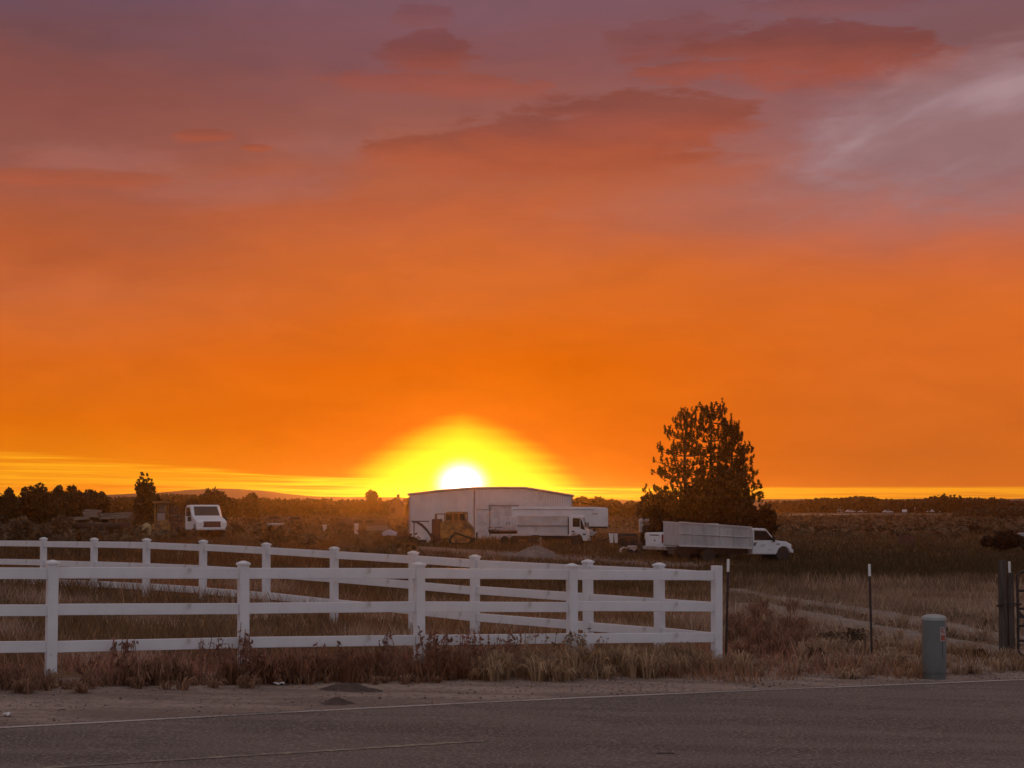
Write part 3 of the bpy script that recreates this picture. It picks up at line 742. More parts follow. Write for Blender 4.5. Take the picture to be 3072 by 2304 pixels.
# --- white work truck with tall weathered dump sides
tx, ty = 13.15, 104.0
wt_ = thing('work_truck', 'white regular cab work truck carrying a tall weathered grey dump box', 'truck', (tx, ty, g(tx, ty)), R(21))
MB().box((-1.3, 0, 0.62), (6.6, 0.86, 0.26)).box((-2.4, 0, .82), (4.4, 1.4, 0.14)).build('chassis', M['chassis'], wt_)
cabp = [(-0.02, 0.46), (-0.02, 1.84), (0.10, 1.92), (0.72, 1.91), (0.86, 1.86), (1.40, 1.27), (1.52, 1.22), (2.15, 1.15), (2.42, 1.02), (2.48, 0.80), (2.46, 0.56), (2.36, 0.52), (2.28, 0.72), (2.10, 0.86), (1.86, 0.88), (1.64, 0.76), (1.52, 0.50), (1.45, 0.44)]
MB().prism(cabp[::-1], -0.98, 0.98).build('cab', M['white_paint'], wt_, bevel=0.05)
for s in (-1, 1):
    y = 0.985 * s
    pts = [(0.08, y, 1.24), (1.20, y, 1.24), (1.27, y, 1.31), (0.84, y, 1.77), (0.08, y, 1.80)]
    quad_panel(wt_, 'side_window', pts if s < 0 else pts[::-1], 0.02, M['glass'])
    dr = quad_panel(wt_, 'door', ([(0.06, 0.988 * s, 0.52), (1.30, 0.988 * s, 0.52), (1.36, 0.988 * s, 1.20), (0.06, 0.988 * s, 1.22)])[::(-1 if s > 0 else 1)], 0.012, M['white_paint'])
    MB().box((0.17, 1.0 * s, 1.10), (0.14, 0.03, 0.05)).build('handle', M['black'], dr)
    MB().box((1.26, 1.10 * s, 1.30), (0.10, 0.20, 0.30)).box((1.26, 1.02 * s, 1.22), (0.06, 0.14, 0.05)).build('mirror', M['black'], wt_, bevel=0.02)
    MB().box((1.60, 0.985 * s, 1.02), (0.20, 0.012, 0.05)).build('fender_badge', M['label_dark'], wt_)
    MB().box((2.43, 0.78 * s, 0.93), (0.10, 0.30, 0.16)).build('headlight', M['clear_lens'], wt_, bevel=0.02)
    wheel(wt_, 1.92, 0.80 * s, 0.41, 0.26, s); wheel(wt_, -2.75, 0.78 * s, 0.41, 0.42, s)
MB().box((0.10, -0.99, 1.02), (0.13, 0.02, 0.17)).build('fuel_door', M['label_dark'], wt_)
for k, (x, z, w) in enumerate([(0.62, 0.98, .36), (0.60, 0.90, .24), (1.05, .70, .22)]): MB().box((x, -0.992, z), (w, 0.006, 0.035)).build('door_lettering', M['rim'], wt_)
quad_panel(wt_, 'windshield', [(0.93, -0.80, 1.80), (1.38, -0.84, 1.31), (1.38, 0.84, 1.31), (0.93, 0.80, 1.80)], 0.015, M['glass'])
MB().box((2.50, 0, 0.62), (0.14, 2.0, 0.20)).build('bumper', M['white_paint'], wt_, bevel=0.03)
MB().box((2.475, 0, 0.92), (0.03, 1.0, 0.26)).build('grille', M['black'], wt_)
dbp = [(-4.58, 0.98), (-0.10, 0.80), (-0.10, 1.97), (-4.58, 2.28)]
db = MB()
db.prism(dbp[::-1], -1.00, -0.95); db.prism(dbp[::-1], 0.95, 1.00)
db.box((-2.34, 0, 0.92), (4.4, 1.9, 0.06), ry=0.04)
db.box((-0.13, 0, 1.38), (0.05, 1.89, 1.15)); db.box((-4.55, 0, 1.63), (0.05, 1.89, 1.26))
box_ = db.build('dump_box', M['grey_panel'], wt_)
rb = MB()
for x in (-4.54, -3.75, -2.9, -2.05, -1.2, -0.14):
    t = (x + 4.58) / 4.48; zb_ = 0.98 - .18 * t; zt2 = 2.28 - 0.31 * t
    for s in (-1, 1): MB().box((x, 1.02 * s, (zb_ + zt2) / 2), (0.075, 0.045, zt2 - zb_ + 0.02)).build('stake', M['grey_panel'], box_)
rl = MB()
for s in (-1, 1):
    for za, zb2, h in ((0.99, 0.81, .09), (1.66, 1.42, 0.05), (2.28, 1.97, 0.07)):
        rl.loft([[(-4.6, 1.0 * s, za - h / 2), (-4.6, 1.055 * s, za - h / 2), (-4.6, 1.055 * s, za + h / 2), (-4.6, 1.0 * s, za + h / 2)], [(-0.08, 1.0 * s, zb2 - h / 2), (-0.08, 1.055 * s, zb2 - h / 2), (-0.08, 1.055 * s, zb2 + h / 2), (-0.08, 1.0 * s, zb2 + h / 2)]])
rl.build('side_rail', M['dull_white'], box_)
MB().loft([[(-4.4, -1.006, 1.60), (-4.4, -1.003, 1.60), (-4.4, -1.003, 1.70), (-4.4, -1.006, 1.70)], [(-0.9, -1.006, 1.38), (-0.9, -1.003, 1.38), (-0.9, -1.003, 1.47), (-0.9, -1.006, 1.47)]]).build('dark_slot', M['trim'], box_)

# --- white pickup behind it, only its tail in view
ux_, uy_ = 8.35, 107.6
pk = thing('pickup_truck', 'white pickup half hidden behind the dump box, tailgate and red tail lamp showing', 'pickup', (ux_, uy_, g(ux_, uy_) + 0.1), R(30))
bed = [(0, 0.72), (0, 1.50), (2.3, 1.52), (2.3, 0.72), (2.0, 0.62), (1.75, 0.98), (1.2, 1.02), (0.85, 0.66), (0.55, 0.5), (0.1, 0.5)]
MB().prism(bed[::-1], -0.98, 0.98).build('bed', M['white_paint'], pk, bevel=0.04)
MB().prism([(2.33, 0.5), (2.33, 1.52), (2.5, 2.02), (3.9, 2.02), (4.5, 1.5), (5.6, 1.42), (5.75, 1.2), (5.75, 0.62), (5.1, 0.9), (4.7, 0.6), (4.4, 0.5)][::-1], -0.98, 0.98).build('cab', M['white_paint'], pk, bevel=0.05)
tg = MB().box((-0.012, 0, 1.12), (0.04, 1.5, 0.62)).build('tailgate', M['white_paint'], pk, bevel=0.02)
MB().box((-0.04, 0, 1.36), (0.02, 0.9, 0.06)).build('handle', M['black'], tg)
MB().box((-0.04, -0.05, 1.05), (0.012, 0.12, 0.09)).build('tailgate_badge', M['label_dark'], tg)
MB().box((-0.01, -0.87, 1.16), (0.08, 0.24, 0.50)).build('tail_lamp', M['red_lens'], pk, bevel=0.03)
MB().box((-0.01, 0.87, 1.28), (0.08, 0.24, 0.34)).build('tail_lamp', M['clear_lens'], pk, bevel=0.03)
MB().box((-0.12, 0, 0.62), (0.22, 1.9, 0.20)).build('bumper', M['rim'], pk, bevel=0.03)
for s in (-1, 1):
    wheel(pk, 1.45, 0.82 * s, 0.43, 0.28, s); wheel(pk, 4.95, 0.82 * s, 0.43, 0.28, s)
    quad_panel(pk, 'side_window', ([(2.5, 0.985 * s, 1.52), (4.2, 0.985 * s, 1.52), (3.85, 0.985 * s, 1.92), (2.6, 0.985 * s, 1.92)])[::(-1 if s > 0 else 1)], 0.02, M['glass'])

# --- white cab-over truck with white stake body
YN = 134.0; nx = xat(1711, YN)
ng = float(at(1700, 1638, YN)[2])
nt_ = thing('cab_over_truck', 'white cab over truck with pale slatted flatbed sides parked before the shed', 'truck', (nx, YN, ng), R(-8))
MB().box((-1.4, 0, 0.60), (5.4, 0.8, 0.24)).build('chassis', M['chassis'], nt_)
cp = [(0.0, 0.72), (0.0, 2.15), (0.08, 2.23), (0.78, 2.23), (0.92, 2.16), (1.28, 1.22), (1.33, 1.1), (1.34, 0.46), (1.28, 0.40), (1.02, 0.40), (0.92, 0.74), (0.72, 0.90), (0.4, 0.92), (0.2, 0.78)]
MB().prism(cp[::-1], -0.95, 0.95).build('cab', M['white_paint'], nt_, bevel=0.05)
for s in (-1, 1):
    y = 0.955 * s; o_ = (-1 if s > 0 else 1)
    quad_panel(nt_, 'side_window', [(0.28, y, 1.40), (0.80, y, 1.40), (0.80, y, 2.02), (0.28, y, 2.04)][::o_], 0.02, M['glass'])
    quad_panel(nt_, 'quarter_window', [(0.84, y, 1.28), (1.16, y, 1.18), (1.14, y, 1.30), (0.90, y, 1.98), (0.84, y, 2.02)][::o_], 0.02, M['glass'])
    MB().box((1.20, 1.10 * s, 1.55), (0.08, 0.18, 0.34)).build('mirror', M['black'], nt_, bevel=0.02)
    MB().box((1.335, 0.68 * s, 0.70), (0.04, 0.36, 0.15)).build('headlight', M['clear_lens'], nt_, bevel=0.02)
    wheel(nt_, 0.52, 0.78 * s, 0.40, 0.24, s); wheel(nt_, -2.6, 0.74 * s, 0.40, 0.42, s)
for x, z in ((0.30, 1.06), (1.12, 0.86)): MB().box((x, -0.956, z), (0.20, 0.012, 0.12)).build('door_mark', M['label_dark'], nt_)
quad_panel(nt_, 'windshield', [(0.965, -0.84, 2.08), (1.285, -0.88, 1.24), (1.285, 0.88, 1.24), (0.965, 0.84, 2.08)], 0.015, M['glass'])
MB().box((1.37, 0, 0.50), (0.08, 1.9, 0.20)).build('bumper', M['rim'], nt_, bevel=0.02)
bl = xat(1556, YN) - nx
bd = MB()
for s in (-1, 1): bd.box((bl / 2 - 0.04, 1.0 * s, 1.49), (abs(bl) - 0.1, 0.04, 1.30))
bd.box((bl / 2 - 0.04, 0, 0.86), (abs(bl) - 0.1, 1.94, 0.05)); bd.box((-0.12, 0, 1.5), (0.04, 1.95, 1.28)); bd.box((bl + 0.04, 0, 1.5), (0.04, 1.95, 1.28))
sb = bd.build('stake_body', M['dull_white'], nt_)
rb = MB()
for i in range(6):
    for s in (-1, 1): MB().box((-0.14 + (bl + 0.2) * i / 5, 1.03 * s, 1.49), (0.07, 0.03, 1.34)).build('stake', M['dull_white'], sb)
for z, h in ((2.16, .06), (1.48, .11), (0.86, .10)):
    MB().box((bl / 2 - 0.04, -1.04, z), (abs(bl) - 0.06, 0.035, h)).build('side_rail', M['trim'] if h == .11 else M['dull_white'], sb)

# --- long white gooseneck trailer behind
YT = 143.0; gxx = xat(1822, YT); gl = gxx - xat(1535, YT); gz = g(3, YT)
gt_ = thing('gooseneck_trailer', 'long white enclosed gooseneck trailer standing behind the cab over truck', 'trailer', (gxx, YT, gz), R(0))
zt = float(at(1700, 1521, YT)[2]) - gz; zn = float(at(1800, 1580, YT)[2]) - gz
MB().prism([(0, zn), (0, zt - 0.16), (-0.10, zt - 0.05), (-0.9, zt), (-gl, zt + 0.02), (-gl, 0.5), (-2.3, 0.5), (-2.2, zn + 0.02)], -1.2, 1.2).build('body', M['white_paint'], gt_, bevel=0.05)
MB().box((-gl / 2 - 0.5, -1.215, zt - 0.20), (gl - 1.2, 0.03, 0.06)).build('roof_trim', M['rim'], gt_)
MB().box((-1.0, -1.212, zt - 0.52), (0.42, 0.02, 0.08)).build('vent', M['trim'], gt_)
MB().box((-0.9, 0, zn - 0.06), (1.7, 1.0, 0.10)).cyl((-1.0, 0, 0.3), (-1.0, 0, zn), 0.06, n=10).build('coupler', M['chassis'], gt_)
for s in (-1, 1):
    MB().box((-1.9, 0.9 * s, 0.55), (0.1, 0.1, 1.15)).build('landing_leg', M['chassis'], gt_)
    wheel(gt_, -4.6, 1.0 * s, 0.38, 0.24, s); wheel(gt_, -5.5, 1.0 * s, 0.38, 0.24, s)
wx = xat(1766, 136.5); wz = float(at(1766, 1608, 136.5)[2])
wd = MB().prism([(0, 0), (0.08, 0.42), (0.22, 0.52), (0.30, 0.36), (0.62, 0.28), (0.30, 0.02)], -0.25, 0.25).build('plow_wedge', M['dull_white'], None, bevel=0.03)
wd.location = (wx, 136.5, wz)
tag(wd, 'small white pointed wedge on a stand just ahead of the cab over truck', 'plow')
MB().box((0.15, 0, -0.32), (0.08, 0.3, 0.62)).build('stand', M['chassis'], wd)

# --- flatbed trailer with two white cabinets, left of the cab-over truck
YC = 137.0; cxx = xat(1510, YC); cz = g(cxx, YC); dz_ = float(at(1510, 1590, YC)[2]) - cz
ft = thing('flatbed_trailer', 'rusty flatbed trailer under two white cabinets before the roller door', 'trailer', (cxx, YC, cz))
MB().box((0, 0, dz_ - 0.06), (2.25, 1.6, 0.12)).box((0, 0, dz_ - 0.2), (2.1, 0.8, 0.16)).build('deck', M['rust'], ft)
rr = MB(); rr.box((-0.55, -0.78, dz_ + 0.20), (1.0, 0.04, 0.05))
for x in (-1.05, -0.55): rr.box((x, -0.78, dz_ + 0.10), (0.04, 0.04, 0.2))
rr.build('side_rail', M['rust'], ft)
MB().box((0.2, -0.815, dz_ - 0.05), (1.8, 0.02, 0.07)).build('deck_edge', M['plank'], ft)
for s in (-1, 1): wheel(ft, 0.1, 0.70 * s, 0.32, 0.2, s); wheel(ft, 0.8, 0.70 * s, 0.32, 0.2, s)
for a_, c_, lb in ((1500, 1522, 'left white cabinet of the pair on the flatbed before the roller door'), (1526, 1550, 'right white cabinet of the pair on the flatbed, nearest the truck sides')):
    xa, xb = xat(a_, YC), xat(c_, YC); h = float(at(1510, 1549.5, YC)[2]) - cz - dz_
    cb = MB().box((0, 0, h / 2), (xb - xa, 0.6, h)).build('cabinet', M['door'], None, bevel=0.015)
    cb.location = ((xa + xb) / 2, YC, cz + dz_ + 0.002); tag(cb, lb, 'cabinet', 'white cabinets on the flatbed')
    MB().box(((xb - xa) * 0.42 * (1 if a_ < 1510 else -1), -0.31, h * 0.5), (0.09, 0.03, 0.20)).build('latch', M['trim'], cb)
    MB().box((0, -0.305, h * 0.5), (0.012, 0.01, h * 0.92)).build('door_seam', M['trim'], cb)
sk = MB().loft([[(0.22 * math.cos(t * math.pi / 6) * r_, 0.18 * math.sin(t * math.pi / 6) * r_, z) for t in range(12)] for r_, z in ((0.6, 0), (1.1, 0.06), (1.0, 0.16), (0.5, 0.23))]).build('sack', M['dull_white'], None, auto=True)
sk.location = (xat(1482, YC), YC - 0.2, cz + dz_ + 0.001); tag(sk, 'pale lumpy sack on the flatbed left of the white cabinets', 'sack')

# --- yellow tracked loader
YD = 134.5; dx0 = xat(1360, YD); dz0 = float(at(1360, 1632, YD)[2])
tl = thing('track_loader', 'faded yellow tracked bulldozer with cab parked at the shed wall', 'bulldozer', (dx0, YD, dz0), R(176))
ku = F / YD
def lx(px): return (1360 - px) / ku
def lz(py): return float(at(1360, py, YD)[2]) - dz0
MB().box((lx(1311), 0, (lz(1557) + .25) / 2), (0.62, 1.5, lz(1557) - .25)).build('engine_front', M['rust'], tl, bevel=0.05)
MB().prism([(lx(1324), lz(1617)), (lx(1324), lz(1566)), (lx(1336), lz(1562)), (lx(1354), lz(1570)), (lx(1356), lz(1611))], -0.72, 0.72).build('engine_hood', M['yellow'], tl, bevel=0.05)
MB().cyl((lx(1340), 0.74, lz(1580)), (lx(1340), 0.79, lz(1580)), 0.15, n=18).build('round_cover', M['yellow'], tl)
MB().prism([(lx(1354), lz(1608)), (lx(1354), lz(1568)), (lx(1404), lz(1566)), (lx(1420), lz(1583)), (lx(1424), lz(1606))], -0.70, 0.70).build('rear_body', M['yellow'], tl, bevel=0.05)
MB().box((lx(1308.5), 0.2, (lz(1541) + lz(1558)) / 2), (0.16, 0.16, lz(1541) - lz(1558))).build('exhaust_stack', M['dark_steel'], tl, bevel=0.03)
MB().box((lx(1324), 0.55, lz(1542)), (0.72, 0.06, 0.07)).build('brush_guard', M['dark_steel'], tl)
cb = MB()
zA, zB = lz(1568), lz(1540)
for x in (lx(1337), lx(1362), lx(1380), lx(1399)):
    for s in (-1, 1): cb.box((x, 0.68 * s, (zA + zB) / 2), (0.10, 0.10, zB - zA))
for s in (-1, 1): cb.box(((lx(1337) + lx(1399)) / 2, .68 * s, zA + .08), (lx(1337) - lx(1399), .08, .22))
cab_ = cb.build('cab', M['yellow'], tl, bevel=0.02)
MB().prism([(lx(1333), zB - 0.03), (lx(1345), zB + 0.12), (lx(1395), zB + 0.12), (lx(1403), zB + 0.04), (lx(1403), zB - 0.03)], -0.76, 0.76).build('cab_roof', M['yellow'], cab_, bevel=0.03)
MB().box(((lx(1337) + lx(1399)) / 2, 0, (zA + zB) / 2), (lx(1337) - lx(1399) - .14, 1.2, zB - zA - .05)).build('cab_glass', M['glass'], cab_)
MB().box((lx(1372), 0, (zA + zB) / 2 - .1), (0.4, 0.5, 0.5)).build('seat', M['black'], cab_, bevel=0.05)
for s in (-1, 1):
    y0, y1 = (0.72, 1.08) if s > 0 else (-1.08, -0.72)
    outer = [(lx(1352), 0.10), (lx(1349), 0.30), (lx(1364), lz(1597)), (lx(1371), lz(1595.5)), (lx(1417), lz(1613)), (lx(1424), 0.36), (lx(1419), 0.10), (lx(1412), 0.02), (lx(1358), 0.02)]
    tk = MB().prism(outer, y0, y1).build('track', M['tyre'], tl, bevel=0.03)
    cxm = sum(p[0] for p in outer) / len(outer); czm = sum(p[1] for p in outer) / len(outer)
    inner = [(cxm + (x - cxm) * 0.76, czm + (z - czm) * 0.70) for x, z in outer]
    MB().prism(inner, y0 - 0.02, y1 + 0.02).build('track_frame', M['yellow'], tk)
    MB().cyl((lx(1366), y0 - .03, lz(1602)), (lx(1366), y1 + .03, lz(1602)), 0.11, n=14).build('sprocket', M['rust'], tk)
    MB().prism([(lx(1351), lz(1611)), (lx(1366), lz(1592)), (lx(1374), lz(1592)), (lx(1420), lz(1609)), (lx(1420), lz(1612)), (lx(1372), lz(1595.6)), (lx(1366), lz(1596)), (lx(1354), lz(1612))], y0 - .03, y1 + .05).build('fender', M['yellow'], tl)
    MB().box((lx(1322), 0.62 * s, 0.42), (1.1, 0.14, 0.20)).build('push_arm', M['rust'], tl)
bp = [(lx(1300) + 0.00, 0.02), (lx(1297) + 0.10, 0.05), (lx(1299) + 0.03, 0.4), (lx(1297) + 0.08, 0.78), (lx(1300), 0.78), (lx(1301), 0.4)]
MB().prism(bp, -1.15, 1.15).build('blade', M['rust'], tl)

# --- white conventional cab truck at the left
YL = 113.0; ux = xat(636, YL); uz = float(at(636, 1612, YL)[2]); uz = min(uz, g(ux, YL) + 0.1); uz = g(ux, YL) - 0.02
lt = thing('cab_chassis_truck', 'white short nosed truck cab facing the road at left, dark grille', 'truck', (ux, YL, uz), R(-64))
zr = float(at(600, 1514.5, YL)[2]) - uz; kz = zr / 2.16
def q_(pts): return [(x, z * kz) for x, z in pts]
MB().prism(q_([(0, .62), (0, 1.12), (-.12, 1.20), (-.55, 1.34), (-1.0, 1.44), (-1.50, 2.08), (-1.70, 2.16), (-2.3, 2.14), (-2.6, 2.02), (-2.66, 1.45), (-2.66, .62), (-.95, .62), (-.85, .92), (-.62, 1.0), (-.38, .92), (-.28, .62)])[::-1], -0.95, 0.95).build('cab', M['white_paint'], lt, bevel=0.07)
quad_panel(lt, 'windshield', [(-1.075, -0.80, 1.49 * kz), (-1.075, 0.80, 1.49 * kz), (-1.505, 0.74, 2.04 * kz), (-1.505, -0.74, 2.04 * kz)][::1], 0.02, M['glass']).location = (0.03, 0, 0.02)
for s in (-1, 1):
    quad_panel(lt, 'side_window', [(-2.45, 0.957 * s, 1.46 * kz), (-1.25, 0.957 * s, 1.46 * kz), (-1.62, 0.957 * s, 2.0 * kz), (-2.4, 0.957 * s, 2.0 * kz)][::(-1 if s > 0 else 1)], 0.02, M['glass'])
    MB().box((-1.05, 1.13 * s, 1.30 * kz), (0.10, 0.22, 0.28)).build('mirror', M['black'], lt, bevel=0.02)
    MB().cyl((-.02, 0.72 * s, 0.95 * kz), (0.03, 0.72 * s, 0.95 * kz), 0.10, n=16).build('headlight', M['clear_lens'], lt)
    wheel(lt, -0.62, 0.80 * s, 0.42, 0.26, s); wheel(lt, -4.2, 0.78 * s, 0.42, 0.4, s)
gr_ = MB().box((0.012, 0, 0.98 * kz), (0.03, 1.06, 0.32)).build('grille', M['grille_red'], lt)
MB().box((0.02, 0, 0.98 * kz + .17), (0.05, 1.14, 0.03)).box((0.02, 0, 0.98 * kz - .17), (0.05, 1.14, 0.03)).build('grille_frame', M['label_dark'], gr_)
MB().box((0.08, 0, 0.72 * kz), (0.16, 2.0, 0.15)).build('bumper', M['white_paint'], lt, bevel=0.03)
MB().box((-2.9, 0, 0.66), (4.2, 0.8, 0.22)).build('chassis', M['chassis'], lt)

# --- forklift-like machine and slatted trailer left of it
def px_frame(Y, py0):
    """local frame for a side-on object: returns x(px), z(py) relative to an origin on the terrain"""
    pass
YF = 118.0; fx = xat(483, YF); fz = g(fx, YF)
def fz_(py): return float(at(483, py, YF)[2]) - fz
def fx_(px): return xat(px, YF) - fx
fk = thing('forklift', 'old dull yellow forklift with overhead guard left of the white truck cab', 'forklift', (fx, YF, fz))
MB().box((0, 0, 0.62), (1.0, 1.0, 0.62)).box((0.25, 0, 1.0), (0.45, 0.95, 0.3)).build('body', M['yellow'], fk, bevel=0.06)
ro = MB()
for x in (fx_(468), fx_(500)):
    for s in (-1, 1): ro.box((x, 0.42 * s, (fz_(1508) + 0.8) / 2), (0.09, 0.08, fz_(1508) - 0.8))
ro.box(((fx_(461) + fx_(506)) / 2, 0, fz_(1507)), (fx_(506) - fx_(461), 1.0, 0.12)); ro.build('overhead_guard', M['yellow'], fk, bevel=0.02)
MB().box((fx_(484), 0.2, (fz_(1513) + fz_(1537)) / 2), (fx_(493) - fx_(474), 0.08, fz_(1513) - fz_(1537))).build('rear_panel', M['plank'], fk)
MB().box((fx_(483), -0.05, fz_(1551)), (0.42, 0.5, 0.5)).build('seat', M['trim'], fk, bevel=0.06)
for x in (-0.38, 0.38):
    for s in (-1, 1): wheel(fk, x, 0.5 * s, 0.28, 0.2, s)
YS = 119.0; sx = xat(519, YS); sz = g(sx, YS)
sl_ = thing('slatted_trailer', 'dark slatted trailer side between the forklift and the white truck cab', 'trailer', (sx, YS, sz))
for z in (0.55, 0.82, 1.09, 1.36): MB().box((0, 0, z), (0.62, 0.05, 0.12)).box((0, 1.4, z), (0.62, 0.05, 0.12)).build('slat', M['wood'], sl_)
MB().box((0, 0.05, 1.75), (0.5, 0.06, 0.5)).build('upper_panel', M['wood'], sl_)
MB().box((0, 0.02, 1.44), (0.6, 0.08, 0.07)).build('top_rail', M['plank'], sl_)
MB().box((-.31, 0, 1.1), (.07, .07, 1.9)).box((.31, 0, 1.1), (.07, .07, 1.9)).box((-.31, 1.4, 0.9), (.07, .07, 1.5)).box((.31, 1.4, .9), (.07, .07, 1.5)).build('stake', M['chassis'], sl_)
MB().box((0, 0.7, 0.42), (0.7, 1.5, 0.12)).build('deck', M['chassis'], sl_)
for s in (0.1, 1.3): wheel(sl_, 0, s, 0.28, 0.18, -1 if s < 1 else 1)

YK = 116.0; kx = xat(440, YK); kz_ = g(kx, YK)
M['poly_yellow'] = mat('yellowed_plastic', (0.42, 0.32, 0.14), 0.5, var=(0.34, 0.25, 0.11))
tk_ = thing('plastic_tank', 'yellowed plastic tank standing in weeds left of the forklift', 'tank', (kx, YK, kz_))
MB().lathe([(0.20, 0.0), (0.29, 0.05), (0.30, 0.80), (0.24, 0.92), (0.10, 0.98)], n=10).build('shell', M['poly_yellow'], tk_, auto=True)
MB().lathe([(0.10, 0.96), (0.10, 1.03), (0.01, 1.035)], n=12).build('lid', M['trim'], tk_)
def loose_tyre(label, px, py, Y, r_, w, lean=0.15, rz=0.0, standing=True):
    x = xat(px, Y); z = g(x, Y)
    t = MB().lathe([(r_ * 0.55, -w / 2), (r_ * 0.93, -w / 2), (r_, -w / 2 + .04), (r_, w / 2 - .04), (r_ * .93, w / 2), (r_ * .55, w / 2), (r_ * .5, 0)], n=24)
    n = 24; t.f = [f for f in t.f if len(f) == 4] + [((6) * n + i, 6 * n + (i + 1) % n, (i + 1) % n, i) for i in range(n)]
    o = t.build('tyre', M['tyre'], None, auto=True)
    o.location = (x, Y, z + r_); o.rotation_euler = (R(90) + lean, 0, rz)
    return tag(o, label, 'tyre')
loose_tyre('large old tractor tyre standing in weeds left of the yellowed tank', 399, 1580, 116.5, 0.36, 0.3)

# --- plank trailer and timber at far left
YP = 120.0; ax, bx2 = xat(208, YP), xat(382, YP); pzz = g((ax + bx2) / 2, YP)
lb = thing('plank_trailer', 'long low dark trailer loaded with timber in front of the left trees', 'trailer', ((ax + bx2) / 2, YP, pzz))
Lb = bx2 - ax
MB().box((0, 0, 0.86), (Lb, 1.8, 0.22)).box((0, -.4, .68), (Lb * .95, .12, .2)).box((0, .4, .68), (Lb * .95, .12, .2)).build('deck', M['chassis'], lb)
for x in (-0.3, 0.5):
    for s in (-1, 1): wheel(lb, x, 0.8 * s, 0.36, 0.22, s)
def plank_stack(label, px0, px1, py0, py1, Y, n, tilt, seed):
    x0, x1 = xat(px0, Y), xat(px1, Y); z0 = float(at(px0, py1, Y)[2]); z1 = float(at(px0, py0, Y)[2])
    rs = random.Random(seed); m_ = MB(); th = (z1 - z0) / max(1, n)
    for i in range(n):
        for j in range(3):
            m_.box(((x0 + x1) / 2 + rs.uniform(-.1, .1), Y + (j - 1) * 0.32, z0 + th * (i + .5)), ((x1 - x0) * rs.uniform(.85, 1.0), 0.28, th * .85), rz=rs.uniform(-.03, .03), ry=-tilt + rs.uniform(-.02, .02))
    o = m_.build('timber_stack', M['plank'], None); return tag(o, label, 'timber', 'timber stacks')
plank_stack('pale short timber lying on the near end of the low trailer', 210, 270, 1550, 1560, 119.6, 2, 0.05, 1)
plank_stack('dark beams stacked high at the middle of the low trailer', 252, 298, 1529, 1552, 120.4, 4, -0.03, 2)
plank_stack('long tilted beams resting on the right end of the low trailer', 300, 395, 1538, 1556, 120.3, 3, 0.06, 3)

# --- clutter between the left truck and the shed
def simple_car(name, label, cat, x, Y, rz, matl, scale=1.0, group=None, z=None, kind='car'):
    t = thing(name, label, cat, (x, Y, g(x, Y) if z is None else z), rz, group)
    k = scale
    if kind == 'car': pr = [(-2.1, .35), (-2.15, .8), (-1.6, .92), (-1.15, 1.38), (0.35, 1.40), (0.95, .95), (1.95, .82), (2.1, .55), (2.05, .35)]; wn = [(-1.1, .95), (-.95, 1.30), (.30, 1.32), (.72, .95)]
    else: pr = [(-2.2, .4), (-2.2, 1.85), (-2.05, 1.95), (1.0, 1.95), (1.6, 1.25), (2.2, 1.1), (2.25, .4)]; wn = [(-.2, 1.25), (-.2, 1.75), (.95, 1.75), (1.35, 1.25)]
    MB().prism([(a_ * k, c_ * k) for a_, c_ in pr][::-1], -.85 * k, .85 * k).build('body', matl, t, bevel=0.06)
    for s in (-1, 1):
        quad_panel(t, 'side_window', [(a_ * k, .857 * k * s, c_ * k) for a_, c_ in wn][::(1 if s > 0 else -1)], 0.01, M['glass'])
        for x_ in (-1.35, 1.35): wheel(t, x_ * k, .75 * k * s, .32 * k, .2 * k, s)
    return t
M['dark_car'] = mat('dull_dark_paint', (0.07, 0.045, 0.035), 0.5, var=(0.05, 0.03, 0.025))
M['brown_car'] = mat('dull_brown_paint', (0.12, 0.065, 0.04), 0.6, var=(0.08, 0.045, 0.03))
simple_car('derelict_car', 'dark derelict car sunk in sagebrush beyond the left truck', 'car', xat(827, 205), 205, R(10), M['dark_car'], 0.75)
simple_car('derelict_car', 'brown derelict car in sagebrush right of the darker one', 'car', xat(876, 200), 200, R(200), M['brown_car'], 0.72)
simple_car('derelict_van', 'old dark boxy van in the brush below the tall distant poplars', 'van', xat(1066, 190), 190, R(5), M['dark_car'], 0.6, kind='van')
simple_car('derelict_van', 'brown box van behind timber, just left of the shed wall', 'van', xat(1118, 188), 188, R(180), M['brown_car'], 0.62, kind='van')
Yb = 152; bxm = xat(827, Yb); bzm = g(bxm, Yb)
bt = MB().loft([[(-0.75, 0, 0.30), (-0.75, 0.02, 0.33), (-0.75, -0.02, 0.33)], [(-0.55, -.12, .12), (-.55, .3, .34), (-.55, -.3, .34)], [(0, -.05, .03), (0, .36, .30), (0, -.36, .30)], [(0.6, 0, .05), (.6, .33, .36), (.6, -.33, .36)]]).build('rowing_boat', M['white_paint'], None)
bt.location = (bxm, Yb, float(at(827, 1583, Yb)[2])); bt.rotation_euler = (0, 0, R(5)); tag(bt, 'small white upturned boat hull in weeds left of the scrap', 'boat')
MB().box((0.1, 0, 0.345), (1.2, 0.1, 0.05)).build('thwart', M['white_paint'], bt)
